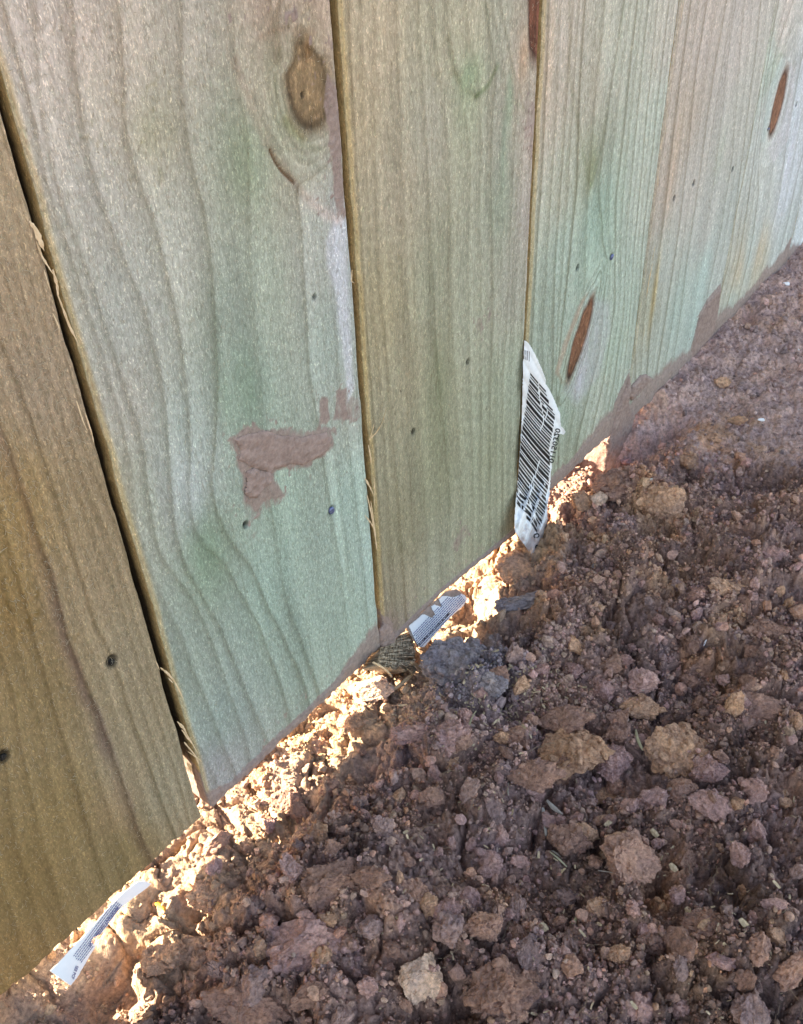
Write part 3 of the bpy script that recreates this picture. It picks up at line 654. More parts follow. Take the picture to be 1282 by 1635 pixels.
# drawn grain marks: (photo polyline, width mm, strength, tint) - soft bands
MARK = {1: [([(405,150),(425,200),(440,235),(470,292),(500,330),(548,352)], 1.6, .22, (.75,.85,.9)), ([(375,90),(395,160),(415,215),(432,240)], 1.3, .20, (.9,1,1)), ([(430,70),(428,130),(440,190),(470,240),(515,270),(545,262)], 1.8, .16, (1,.9,1)),
            ([(415,60),(440,48),(470,45),(500,52)], 1.2, .18, (.6,1,1.2)), ([(470,300),(490,330),(498,345),(500,420),(500,520)], 1.4, .16, (1,1,.9)), ([(446,80),(440,120),(444,160),(458,205),(482,232),(525,242)], 1.2, .3, (1,.9,1.1)),
            ([(345,500),(350,640),(372,800),(405,900)], 2.2, .12, (1,.8,1)), ([(420,770),(450,860),(462,960),(500,1080)], 2.6, .12, (1,.9,1)), ([(540,700),(545,800),(556,900)], .8, .15, (1,1,1)),
            ([(492,60),(492,85)], 2.2, .4, (.5,.9,1.3)), ([(458,190),(468,208),(484,218)], 2.6, .38, (.7,.7,1.3))],
        2: [([(718,60),(726,110),(740,140),(762,153)], 1.6, .42, (.9,.9,1.1)), ([(762,153),(780,138),(795,108)], 1.5, .40, (1,.8,1.1)), ([(775,0),(785,50),(795,95)], 1.0, .20, (1,.9,1)), ([(796,100),(810,130),(825,165),(850,185)], 1.1, .22, (1,.8,1)),
            ([(840,0),(850,60),(852,110)], .9, .18, (1,1,1)), ([(690,440),(690,520),(705,620),(722,760),(712,880)], 2.2, .15, (1,.9,1)), ([(640,640),(655,760),(665,900)], 1.4, .12, (1,1,1)), ([(788,560),(795,660),(775,800),(768,860)], 2.4, .13, (1,.9,1))],
        3: [([(912,0),(912,120),(925,200),(940,280),(946,296)], 1.5, .22, (.9,.9,1.2)), ([(946,296),(962,240),(985,130),(1000,0)], 1.6, .22, (1,.9,1.2)), ([(905,600),(905,560),(920,500),(940,470)], 1.3, .3, (.5,1,1.2)), ([(905,610),(898,612),(893,598)], 1.2, .3, (.5,1,1.2))],
        4: [([(1152,462),(1168,400),(1180,310),(1188,285)], .5, .3, (1,1,1)), ([(1190,300),(1184,330)], 1.0, .3, (.6,1,1))],
        5: [([(1225,60),(1212,160),(1200,220)], .6, .3, (1,1,1)), ([(1222,150),(1228,110),(1246,88),(1256,90)], 1.2, .2, (1,.8,1)), ([(1270,180),(1255,250),(1238,330)], 1.0, .18, (1,1,.9))]}
PAL_LABEL = ['nearest fence paling at the lower left, olive brown with a dark purple streak',
 'wide grey-green fence paling with a round brown knot and a T-shaped mud smear',
 'grey-brown fence paling between the knotty paling and the barcode tag, reddish knot strip at top',
 'greenish fence paling just right of the barcode tag with a long rust-brown knot',
 'pinkish grey fence paling with three nail holes and a muddy foot beside a dark crack',
 'pale fence paling near the right edge with a narrow orange-brown knot',
 'whitish sliver of fence paling at the far right edge of the picture']
palings = []
for i in range(7):
    o = link('fence_paling', make_board(i, yoff=[0, 0, .0004, .0008, .0002, .0006, .0][i]))
    tag(o, PAL_LABEL[i], 'fence paling', 'palings of the treated pine fence'); palings.append(o)
# the fence runs on outside the picture and shades the ground
def plain_board():
    w = .1385; nx = 16; zz = np.concatenate([np.linspace(0, .5, 26), np.linspace(.6, 1.8, 13)])
    sx = np.concatenate([[0, 0], np.linspace(.001, w - .001, nx), [w, w, w, 0]]); sy = np.concatenate([[THK, .001], np.zeros(nx), [.001, THK, THK, THK]])
    XX, ZZ = np.meshgrid(sx, zz); YY = np.tile(sy, (len(zz), 1))
    c = lin((165, 160, 140)) * (1 + .15 * fbm2(XX * 60, ZZ * 4, 500, 3))[..., None]
    return mesh_np('paling', np.stack([XX, YY, ZZ], -1).reshape(-1, 3), grid_faces(len(zz), len(sx)), [WOOD], cols={'wood_colour': c.reshape(-1, 3)}, floats={'mud': .9 * sstep(.03, .005, ZZ).ravel()})
pb = plain_board()
for k in list(range(-14, -1)) + list(range(6, 16)):
    o = link('fence_paling', pb, loc=(k * .14 + .0008 + random.uniform(-.0004, .0004), random.uniform(0, .001), (-.004 if k < 0 else .004) + random.uniform(-.003, .003)))
    tag(o, 'plain fence paling further along the fence, outside the picture', 'fence paling', 'palings of the treated pine fence')
def box(name, x0, x1, y0, y1, z0, z1, mat, nx=2):
    v = np.array([(x, y, z) for x in (x0, x1) for y in (y0, y1) for z in (z0, z1)], float)
    f = np.array([(0, 1, 3, 2), (4, 6, 7, 5), (0, 4, 5, 1), (2, 3, 7, 6), (0, 2, 6, 4), (1, 5, 7, 3)])
    return mesh_np(name, v, f, [mat], smooth=False)
RAILM = mat_plain('rail_timber', (.24, .22, .15), (.36, .33, .24), 200, .85, .0006, stretch=(.1, 1, 1))
for z0, z1, lab in ((.11, .18, 'low timber rail behind the palings'), (.85, .92, 'middle timber rail behind the palings'), (1.55, 1.62, 'top timber rail behind the palings')):
    tag(link('fence_rail', box('rail', -2.0, 2.3, THK + .0015, THK + .040, z0, z1, RAILM)), lab, 'fence rail', 'rails of the fence')

BLOCKM = mat_plain('sun_block_black', (.010, .009, .008), (.022, .02, .018), 300, .95, .0003, .1)  # added unseen black strips that block sun entering the paling joints
for k, xb in enumerate((-.1395, .0018, .1428, .2822, .4226, .5620, .7005)):
    tag(link('joint_sun_block', box('sun_block', xb - .019, xb + .019, THK + .0003, THK + .0013, .036 if k == 1 else .05, .80, BLOCKM)), 'unseen strip added to keep sun out of the joint behind the palings, number %s from the left' % ('one two three four five six seven'.split()[k]), 'added sun block', 'added sun blocks behind the joints')
# ------------------------------------------------------------------ nails
def disc(r, n=20, dome=.18, squash=1.0, seed=0):
    """nail head facing -Y with a bevelled rim"""
    v = [(0, -r * dome, 0)]; rg = random.Random(seed)
    for rr, yy in ((.55, -r * dome * .9), (.85, -r * dome * .6), (1.0, 0), (1.0, r * .5)):
        for k in range(n):
            a = 2 * math.pi * k / n; q = r * rr * (1 + rg.uniform(-1, 1) * (.22 if n < 15 else .03)); v.append((q * math.cos(a) * squash, yy, q * math.sin(a)))
    f3 = np.array([(0, 1 + (k + 1) % n, 1 + k) for k in range(n)])
    f4 = np.array([(1 + j * n + k, 1 + j * n + (k + 1) % n, 1 + (j + 1) * n + (k + 1) % n, 1 + (j + 1) * n + k) for j in range(3) for k in range(n)])
    return np.array(v), [f3, f4]
def nail(i, px, py, r, mat, y, seed):
    if mat is DARKNAIL: r *= .55
    p = FP(px, py, y); v, f = disc(r, seed=seed, n=11 if mat is DARKNAIL else 20, squash=.8)
    lab = 'bright blue nail head' if mat is NAILM else None
    o = link('nail', mesh_np('nail', v, f, [mat]), palings[i], (p[0], y, p[2])); o.rotation_euler = (R_(random.uniform(-12, 12)), 0, R_(random.uniform(-14, 14)))
    if lab: o['label'] = lab
for a in ((1, 530, 816, .0021, NAILM, -.0004, 1), (1, 392, 839, .0020, DARKNAIL, .0026, 2), (3, 978, 411, .0020, NAILM, .0004, 3), (3, 924, 428, .0018, DARKNAIL, .0016, 4),
          (2, 748, 579, .0019, DARKNAIL, .0016, 5), (2, 661, 692, .0021, DARKNAIL, .0018, 6), (4, 1108, 292, .0020, DARKNAIL, .0016, 7), (4, 1077, 317, .0018, DARKNAIL, .0016, 8),
          (4, 1170, 271, .0018, DARKNAIL, .0016, 9), (5, 1227, 207, .0016, NAILM, .0012, 10), (0, 179, 1057, .0030, DARKNAIL, .0010, 11), (0, 6, 1209, .0032, DARKNAIL, .0010, 12), (5, 1273, 167, .0016, DARKNAIL, .001, 13)):
    nail(*a)

# ------------------------------------------------------------------ mud stuck on the knotty paling
def mud_patch(i, poly, thick, seed, mat=MUDM, y0=-.0002, name='mud_smear', label=None, soft=.0022):
    P = np.array(fpoly(poly)); lo = P.min(0) - .003; hi = P.max(0) + .003
    st = .0005; gx_ = np.arange(lo[0], hi[0], st); gz_ = np.arange(lo[1], hi[1], st); A, B = np.meshgrid(gx_, gz_)
    d = poly_sdf(A, B, P) + .0005 * fbm2(A * 260, B * 260, seed, 3)
    prof = np.sqrt(np.clip(-d / soft, 0, 1))
    th = thick * prof * (1 + .25 * fbm2(A * 140, B * 140, seed + 1, 3) + .22 * fbm2(A * 600, B * 600, seed + 2, 3))
    yy = y0 - th + (d > 0) * .0006
    keep = (d < .0003); V = np.stack([A, yy, B], -1).reshape(-1, 3); F = grid_faces(len(gz_), len(gx_)); k = keep.ravel()[F].all(1); F = F[k]
    us = np.unique(F); mp = -np.ones(len(V), int); mp[us] = np.arange(len(us))
    o = link(name, mesh_np(name, V[us], mp[F], [mat]), palings[i])
    if label: o['label'] = label
    return o
mud_patch(1, [(372,702),(385,694),(402,690),(425,687),(450,694),(480,697),(505,692),(520,690),(527,702),(524,716),(512,728),(496,736),(482,742),(464,741),(452,746),(436,750),(431,760),(421,752),(404,748),(392,742),(380,733),(384,720)], .0013, 600, label='thick purple-brown mud smear like a sideways tongue')
mud_patch(1, [(392,752),(404,745),(420,752),(430,752),(436,760),(428,772),(418,780),(410,794),(396,794),(389,786),(393,768)], .0020, 610, label='pinkish lump of mud hanging under the larger smear')
mud_patch(3, [(962,760),(972,700),(984,655),(998,620),(1005,600),(1007,620),(1003,645),(1012,662),(1006,690),(990,740)], .0022, 620, y0=.0004)
mud_patch(3, [(1004,632),(1008,616),(1022,599),(1032,597),(1043,606),(1032,612),(1022,625),(1008,640)], .0026, 630, y0=.0004, label='curled flake of dried mud on the foot of the paling')
mud_patch(4, [(1098,600),(1106,548),(1116,508),(1128,482),(1146,464),(1151,460),(1146,490),(1140,530),(1120,560)], .0012, 640, y0=-.0001)
mud_patch(2, [(605,1036),(604,1006),(612,994),(622,998),(630,1012),(629,1028),(618,1036)], .0020, 650, y0=.0002)

# ------------------------------------------------------------------ splinters on the sawn edges
def blade(i, pts, w, mat, y=-.001, lift=0.0, seed=0, label=None):
    """torn sliver of wood following photograph points, with thickness"""
    rg = random.Random(seed); n = 14; P = np.array([FP(a, b, y) for a, b in pts]); s = np.linspace(0, len(P) - 1, n)
    Q = np.stack([np.interp(s, range(len(P)), P[:, k]) for k in range(3)], 1)
    t = np.linspace(0, 1, n); Q[:, 1] -= lift * np.sin(t * math.pi * .6)
    T = np.gradient(Q, axis=0); T /= np.linalg.norm(T, axis=1)[:, None]
    tw = t * rg.uniform(-1.4, 1.4); S = np.cross(T, np.array([0, 1, 0])); S /= np.linalg.norm(S, axis=1)[:, None]
    N = np.cross(T, S); side = S * np.cos(tw)[:, None] + N * np.sin(tw)[:, None]; nn = -S * np.sin(tw)[:, None] + N * np.cos(tw)[:, None]
    ww = w * np.sin(np.clip(t * 1.05 + .06, 0, 1) * math.pi) ** .6 * (1 + .45 * np.array([rg.uniform(-1, 1) for _ in t]))
    V = np.concatenate([np.stack([Q[k] + side[k] * ww[k], Q[k] + nn[k] * ww[k] * .35, Q[k] - side[k] * ww[k], Q[k] - nn[k] * ww[k] * .35]) for k in range(n)])
    F = np.array([(k * 4 + j, k * 4 + (j + 1) % 4, (k + 1) * 4 + (j + 1) % 4, (k + 1) * 4 + j) for k in range(n - 1) for j in range(4)])
    o = link('splinter', mesh_np('splinter', V, F, [mat], smooth=False), palings[i])
    if label: o['label'] = label
BL = [(1, [(47,353),(55,365),(62,385),(70,405)], .0016, .002), (1, [(58,385),(66,410),(78,430),(90,450)], .0012, .002), (1, [(70,430),(72,450),(76,465)], .0006, .004),
      (1, [(84,430),(90,455),(92,480)], .0009, .001), (1, [(84,500),(90,520),(88,535)], .0004, .004), (1, [(92,470),(110,520),(130,560)], .0007, .0006),
      (1, [(122,640),(130,670),(140,695)], .0005, .002), (1, [(136,660),(145,690),(150,712)], .0005, .001),
      (1, [(256,1066),(266,1074),(274,1084),(278,1090)], .0011, .003), (1, [(248,1055),(252,1070)], .0006, .003), (1, [(268,1082),(272,1088)], .0005, .004), (1, [(274,1080),(284,1100),(292,1118)], .0007, .002),
      (1, [(283,1152),(292,1162),(300,1180)], .0012, .002), (1, [(290,1165),(305,1185),(316,1205)], .0013, .0015), (1, [(294,1185),(310,1205),(318,1225)], .0010, .002), (1, [(300,1200),(312,1208),(322,1216)], .0007, .003),
      (2, [(588,703),(597,690),(606,670),(613,640)], .0016, .005), (2, [(590,700),(592,690),(596,672)], .0007, .002), (2, [(588,710),(591,730),(592,745)], .0009, .001), (2, [(583,764),(590,780),(594,794)], .0015, .003), (2, [(597,762),(596,785),(594,810)], .0007, .003),
      (2, [(586,790),(592,820),(596,850)], .0011, .001), (2, [(582,822),(590,835),(594,848)], .0006, .004), (2, [(592,800),(598,850),(602,885)], .0010, .0005), (2, [(562,430),(558,448),(564,452)], .0005, .003),
      (3, [(1046,392),(1042,405),(1038,420)], .0008, .002), (3, [(1042,420),(1035,450),(1030,480)], .0007, .001), (3, [(1030,520),(1026,535),(1022,545)], .0006, .002), (3, [(1058,218),(1053,228),(1050,240)], .0005, .003),
      (3, [(1063,196),(1060,210),(1056,222)], .0004, .003), (3, [(1054,232),(1050,240)], .0004, .003), (3, [(1092,0),(1087,20),(1083,45)], .0006, .002), (3, [(1050,280),(1048,290),(1047,300)], .0004, .003), (3, [(1044,330),(1042,340)], .0004, .003), (3, [(1066,180),(1063,192)], .0004, .002)]
for k, (i, pts, w, lf) in enumerate(BL):
    blade(i, pts, w * .5, SPLINT, -.0004, lf * .45, 30 + k)

# fibres standing up from the rough-sawn faces
def fuzz(i, n, area, lmax, seed):
    rg = np.random.default_rng(seed); a = rg.uniform(area[0], area[2], n); b = rg.uniform(area[1], area[3], n)
    P = np.array(FP(a, b, -.0001)); L = rg.uniform(.0008, lmax, n); th = rg.normal(0, .45, n) + (rg.random(n) < .25) * rg.uniform(-1.4, 1.4, n); cur = rg.normal(0, .7, n); lift = rg.uniform(.0001, .0006, n)
    (lb, lt), (rb_, rt) = EDGES[i]; ok = (P[:, 0] > lb + .002) & (P[:, 0] < rb_ - .002) & (P[:, 2] > .004) & (P[:, 2] < .5); P, L, th, cur, lift = P[ok], L[ok], th[ok], cur[ok], lift[ok]; m = len(P)
    w = rg.uniform(.00004, .00009, m); seg = 5; V = np.zeros((m, seg, 3, 3)); pos = P.copy(); d = th.copy()
    for k in range(seg):
        t = k / (seg - 1); nx = np.stack([np.cos(d), 0 * d, -np.sin(d)], 1); bow = np.stack([0 * d, -lift * 4 * t * (1 - t) - .0001, 0 * d], 1)
        c = pos + bow; ww = (w * (1 - .6 * t))[:, None]
        V[:, k, 0] = c + nx * ww; V[:, k, 1] = c - nx * ww; V[:, k, 2] = c + np.array([0, -1, 0]) * ww
        pos = pos + np.stack([np.sin(d), 0 * d, np.cos(d)], 1) * (L / (seg - 1))[:, None]; d = d + cur / seg * 2
    f = np.array([(k * 3 + j, k * 3 + (j + 1) % 3, (k + 1) * 3 + (j + 1) % 3, (k + 1) * 3 + j) for k in range(seg - 1) for j in range(3)])
    F = (f[None] + (np.arange(m) * seg * 3)[:, None, None]).reshape(-1, 4)
    tag(link('wood_fuzz', mesh_np('wood_fuzz', V.reshape(-1, 3), F, [FUZZ]), palings[i]), kind='stuff')
FUZZ = mat_plain('raised_wood_fibre', (.36, .31, .21), (.55, .50, .38), 300, .8, .0001)
fuzz(0, 5200, (0, 200, 330, 1600), .0032, 61); fuzz(1, 4400, (0, 0, 620, 1300), .0022, 62); fuzz(2, 2200, (530, 0, 870, 1040), .0022, 63); fuzz(3, 1300, (840, 0, 1100, 780), .002, 64); fuzz(4, 900, (1000, 0, 1250, 640), .002, 65)

# ------------------------------------------------------------------ paper tags
def text_tris(s, bold=False):
    cu = bpy.data.curves.new('t', 'FONT'); cu.body = s; cu.size = 1.0; cu.resolution_u = 3
    if bold: cu.offset = .02
    ob = bpy.data.objects.new('t', cu); C.objects.link(ob)
    dg = bpy.context.evaluated_depsgraph_get(); me = bpy.data.meshes.new_from_object(ob.evaluated_get(dg))
    v = np.array([x.co[:2] for x in me.vertices]); me.calc_loop_triangles(); f = np.array([t.vertices[:] for t in me.loop_triangles])
    C.objects.unlink(ob); bpy.data.objects.remove(ob); bpy.data.meshes.remove(me); bpy.data.curves.remove(cu)
    return v, f
def sheet(name, poly, surf, step, mat, parent, thick=.00018, rag=.3, label=None):
    """thin sheet cut to a photograph outline, laid on surf(px,py)->xyz"""
    P = np.array(poly, float); lo = P.min(0) - 2; hi = P.max(0) + 2
    a = np.arange(lo[0], hi[0], step); b = np.arange(lo[1], hi[1], step); A, B = np.meshgrid(a, b)
    d = poly_sdf(A, B, P) + rag * noise2(A * .35, B * .35, 9)
    # pull border vertices in: keep quads whose corners are all inside a hair
    V = surf(A.ravel(), B.ravel()); F = grid_faces(len(b), len(a)); F = F[(d.ravel()[F] < 0).all(1)]
    us = np.unique(F); mp = -np.ones(len(V), int); mp[us] = np.arange(len(us)); V = V[us]; F = mp[F]
    o = link(name, mesh_np(name, V, F, [mat]), parent); md = o.modifiers.new('thickness', 'SOLIDIFY'); md.thickness = thick; md.offset = -1 if False else 1
    if label: o['label'] = label
    return o
def ink(name, quads_px, surf, mat, parent, lift=.00025):
    """print: px triangles/quads on the sheet, a hair in front of it"""
    V = []; F = []
    for q in quads_px:
        b = len(V); V += list(q); F.append([b + k for k in range(len(q))])
    V = np.array(V, float); P = surf(V[:, 0], V[:, 1]); dirc = CAM_SIDE * lift
    n3 = [f for f in F if len(f) == 3]; n4 = [f for f in F if len(f) == 4]; fs = []
    if n3: fs.append(np.array(n3))
    if n4: fs.append(np.array(n4))
    return link(name, mesh_np(name, P + dirc, fs, [mat], smooth=False), parent)
CAM_SIDE = np.array([-.15, -.9, .35])
def text_px(s, org, adv, up, clip=None, bold=False):
    """glyph triangles: org, adv = vector of one em along, up = one em up, in photograph units"""
    v, f = text_tris(s, bold); P = np.array(org) + v[:, :1] * np.array(adv) + v[:, 1:2] * np.array(up)
    return [tuple(map(tuple, P[t])) for t in f]

# 1) barcode tag in the joint of the middle palings
def surf_bar(a, b):
    P = FP(a, b, -.0035)
    u = (a - 825 - (850 - b) * .02) / 60.0
    yy = -.0008 - .0050 * np.clip(u, 0, 1.3) ** .9 - .0008 * np.sin(b * .055 + a * .03) - .0120 * sstep(760, 900, b) - .0011 * np.sin(a * .35 + b * .12) * sstep(720, 800, b) - .0006 * np.abs(np.sin(b * .11 - a * .2))
    r = ray(a, b); t = (yy - CAM[1]) / r[:, 1]; return CAM + t[:, None] * r
tag1 = bpy.data.objects.new('barcode_tag', None); C.objects.link(tag1)
tag(tag1, 'torn white paper tag with black barcode sticking out between two palings', 'paper tag', 'paper tags on the paling ends')
bar_poly = [(837,543),(843,546),(850,556),(858,572),(866,590),(871,604),(872,613),(880,626),(888,644),(895,662),(896,680),(900,684),(904,690),(900,695),(893,693),(889,700),(885,715),(881,733),(882,742),(880,756),(879,775),(877,795),(874,808),(875,830),(872,850),(871,875),(867,900),(863,908),(857,900),(848,886),(838,872),(829,860),(822,850),(821,835),(823,800),(824,790),(827,760),(829,735),(831,700),(833,660),(834,620),(835,575)]
sheet('tag_paper', bar_poly, surf_bar, .9, DIRTY, tag1)
reg = [(848,586),(854,590),(862,603),(870,622),(876,642),(886,664),(882,690),(876,715),(878,740),(875,775),(871,790),(870,815),(866,832),(858,850),(852,845),(840,825),(828,806),(824,800),(825,775),(828,750),(829,720),(833,690),(838,660),(842,630),(845,610)]
rb = random.Random(4); quads = []; s = 560.0
widths = []
while s < 905:
    w = rb.choice([2.0, 3.0, 4.0, 5.5, 7.0]); g = rb.choice([2.0, 2.6, 3.4]); widths.append((s, w)); s += w + g
scr = [[(866,640),(874,655),(868,672),(862,690)], [(845,780),(855,755),(862,735)], [(826,812),(840,800),(852,775)], [(846,802),(852,820),(860,845)], [(858,600),(862,640),(868,668)]]
for (s0, w) in widths:
    n = 46
    for k in range(n):
        x0 = 820 + k * 1.55; x1 = x0 + 1.55
        sl = lambda x: (x - 820) * 1.45 - .004 * (x - 820) ** 2 - (3.5 * math.sin((x - 836) * .16) if s0 > 770 else 0)
        q = [(x0, s0 + sl(x0) - 0), (x1, s0 + sl(x1)), (x1, s0 + w + sl(x1)), (x0, s0 + w + sl(x0))]
        c = np.array([[(x0 + x1) / 2]]), np.array([[s0 + w / 2 + sl((x0 + x1) / 2)]])
        if poly_sdf(c[0], c[1], reg)[0, 0] < 0 and min(line_dist(c[0], c[1], z)[0, 0] for z in scr) > 1.0: quads.append(q)
ink('barcode', quads, surf_bar, INK, tag1)
small = []
for xx, w in ((836.0, 1.0), (838.4, .8), (840.6, 1.4), (844.2, .9)):
    small.append([(xx, 558.5 + (xx - 836) * .3), (xx + w, 558.8 + (xx - 836) * .3), (xx + w - .3, 573 + (xx - 836) * .5), (xx - .3, 573 + (xx - 836) * .5)])
ink('barcode', small, surf_bar, INK, tag1)
ink('printed_number', text_px('01150320', (875.5, 738), (2.9, -13.8), (11.0, 3.2), bold=True), surf_bar, INK, tag1)
ink('printed_number', text_px('2210', (865, 884), (-2.5, -17), (-13, 3), bold=True), surf_bar, INK, tag1)

# 2) small print tag under the middle paling, 3) bent tag under the nearest paling
def surf_mid(a, b):
    u = (a - 652) * .77 - (1000 - b) * -.64
    v = ((a - 652) * .6 + (b - 1000) * .8) / 30.0
    yy = .0010 - .006 * v + .0008 * np.sin(u * .09); r = ray(a, b); t = (yy - CAM[1]) / r[:, 1]; return CAM + t[:, None] * r
tag2 = bpy.data.objects.new('information_tag', None); C.objects.link(tag2)
tag(tag2, 'small torn white tag of blue print under the paling beside the grey clay lump', 'paper tag', 'paper tags on the paling ends')
mid_poly = [(652,999),(658,994),(672,982),(677,980),(684,984),(690,986),(694,981),(690,974),(688,968),(694,965),(700,967),(706,969),(702,962),(700,957),(704,952),(712,951),(722,953),(728,952),(737,948),(742,950),(747,956),(740,968),(720,986),(700,1008),(684,1026),(678,1033),(670,1034),(664,1026),(657,1010)]
back_poly = [(648,1000),(700,955),(712,944),(730,940),(740,948),(742,956),(672,1036),(662,1026)]
def surf_mid_b(a, b): return surf_mid(a, b) - CAM_SIDE * .0006
sheet('cardboard_backing', back_poly, surf_mid_b, 1.0, mat_plain('muddy_card', (.26, .19, .15), (.42, .33, .27), 300), tag2)
sheet('tag_paper', mid_poly, surf_mid, .8, PAPER, tag2)
D2 = np.array([-72, 80]) / np.hypot(72, 80) ; D2 = np.array([-.69, .72]); U2 = np.array([.55, .62])
def fine_rows(org, d, u, nrow, pitch, length, poly, h, seed):
    rg = random.Random(seed); out = []
    for r_ in range(nrow):
        s = 0
        while s < length:
            w = rg.uniform(1.6, 5.0); o = np.array(org) - np.array(u) * pitch * r_ + np.array(d) * s
            q = [o, o + np.array(d) * w, o + np.array(d) * w + np.array(u) * h, o + np.array(u) * h]
            m = np.mean(q, 0)
            if poly_sdf(np.array([[m[0]]]), np.array([[m[1]]]), poly)[0, 0] < -1.2: out.append([tuple(z) for z in q])
            s += w + rg.uniform(.6, 1.2)
    return out
ink('fine_print', fine_rows((742, 958), D2, U2, 9, 3.5, 110, mid_poly, 1.5, 5), surf_mid, BLUEINK, tag2)
ink('heading', text_px('IMPORTANT INFORMATION', (716, 977), D2 * 6.2, U2 * 7.0, bold=True), surf_mid, INK, tag2)
def surf_low(a, b):
    u = (240 - a) / 160.0
    ln = 1590 - .896 * a; v = np.clip(b - ln, -5, 90) / 60.0
    yy = .004 - .006 * v + .0012 * np.sin(u * 6); r = ray(a, b); t = (yy - CAM[1]) / r[:, 1]; return CAM + t[:, None] * r
tag3 = bpy.data.objects.new('information_tag', None); C.objects.link(tag3)
tag(tag3, 'long curled white tag with blue heading print hanging under the nearest paling at lower left', 'paper tag', 'paper tags on the paling ends')
low_poly = [(218,1408),(232,1406),(243,1411),(234,1419),(219,1430),(201,1444),(188,1456),(176,1473),(163,1491),(150,1497),(146,1504),(154,1510),(145,1524),(135,1542),(124,1561),(113,1574),(96,1563),(79,1550),(92,1538),(110,1518),(130,1498),(150,1476),(172,1450),(195,1426)]
sheet('tag_paper', low_poly, surf_low, .8, PAPER, tag3)
D3 = np.array([-.60, .80]); U3 = np.array([.62, .40])
qs = fine_rows((196, 1446), D3, np.array([.70, .50]), 6, 3.6, 110, low_poly, 1.4, 8)
ink('fine_print', qs, surf_low, BLUEINK, tag3)
hd, hf = text_tris('IMPORTANT INFORMATION', True)
mx = hd[:, 0].max(); cp_ = np.array([(190,1448),(178,1461),(165,1479),(154,1494),(143,1511)], float)
def along(t): s = np.clip(t, 0, 1) * (len(cp_) - 1); return np.stack([np.interp(s, range(len(cp_)), cp_[:, 0]), np.interp(s, range(len(cp_)), cp_[:, 1])], -1)
cp_ = cp_ - np.array([3, 2]); HP = along(hd[:, 0] / mx) + hd[:, 1:2] * np.array([6.2, 5.4])
ink('heading', [tuple(map(tuple, HP[t])) for t in hf], surf_low, BLUEINK, tag3)
ink('heading', text_px('SEE PCF', (121, 1541), (-2.2, 6.0), (6.0, 2.6), bold=True), surf_low, BLUEINK, tag3)

# ------------------------------------------------------------------ clods
def rock(sub, seed, rough=1.0, facets=9, flat=1.0):
    """angular fragment: a lumpy ball cut by planes, then roughened"""
    v, f = ico(sub); rg = np.random.default_rng(seed); o = rg.uniform(0, 50, 3)
    def nz(p, s, k): return noise3(p[:, 0] * s + o[0], p[:, 1] * s + o[1], p[:, 2] * s + o[2], seed * 7 + k)
    q = v * (1 + .30 * nz(v, 1.1, 0) + .20 * rough * (.5 - np.abs(nz(v, 2.3, 1))))[:, None]
    for k in range(facets):
        n = rg.normal(size=3); n /= np.linalg.norm(n); lim = rg.uniform(.48, .85); d = q @ n; ex = np.clip(d - lim, 0, None); q = q - n[None] * (ex * .92)[:, None]
    if sub >= 2: q = q * (1 + .10 * rough * nz(v, 4.2, 6))[:, None]
    if sub >= 4:
        q = q * (1 + .13 * rough * (.45 - np.abs(nz(v, 4.8, 2))) + .12 * rough * (.4 - np.abs(nz(v, 9.5, 3))) + .06 * rough * nz(v, 18, 4))[:, None]
    if sub >= 5: q = q * (1 + .045 * rough * (.4 - np.abs(nz(v, 30, 5))) + .02 * nz(v, 60, 8))[:, None]
    q = q * np.array([1, rg.uniform(.72, 1), rg.uniform(.6, .85) * flat])
    return q, f
def clump(sub, seed, n, rough=1.1, lo=.07, hi=.24, facets=7):
    """a clod: rough core with many small fragments stuck on it"""
    v, f = rock(sub, seed, rough, facets); rg = np.random.default_rng(seed + 5); VV = [v]; FF = [f]; b = len(v)
    sm = [rock(2, seed * 3 + k, 1.0, 6) for k in range(4)]
    for k in range(n):
        c = v[rg.integers(len(v))] * rg.uniform(.86, 1.02); r = lo + (hi - lo) * rg.random() ** 2.2; w, g = sm[k % 4]
        R3 = rand_rot(1, rg)[0]; VV.append(w @ R3.T * r + c); FF.append(g + b); b += len(w)
    return np.concatenate(VV), np.concatenate(FF)
def rand_rot(n, rg):
    q = rg.normal(size=(n, 4)); q /= np.linalg.norm(q, axis=1)[:, None]; w, x, y, z = q.T
    return np.stack([np.stack([1 - 2 * (y * y + z * z), 2 * (x * y - z * w), 2 * (x * z + y * w)], -1), np.stack([2 * (x * y + z * w), 1 - 2 * (x * x + z * z), 2 * (y * z - x * w)], -1), np.stack([2 * (x * z - y * w), 2 * (y * z + x * w), 1 - 2 * (x * x + y * y)], -1)], 1)
protoB = [clump(5, 900 + k, [150, 60, 20, 110, 40, 15, 90, 130][k]) for k in range(8)]
protoM = [clump(4, 950 + k, [26, 0, 40, 8, 0, 30, 14, 0, 34, 5][k], 1.1, .1, .32, 8) for k in range(10)]
meB = {}
def bigmesh(k, mat, which='B'):
    key = (k, mat, which)
    if key not in meB:
        v, f = (protoB if which == 'B' else protoM)[k]; meB[key] = mesh_np('clod', v, f, [SOILC[mat]], smooth=False)
    return meB[key]
def S_at(P): return np.linalg.norm(P - CAM) / FPX      # metres per photograph unit at a point
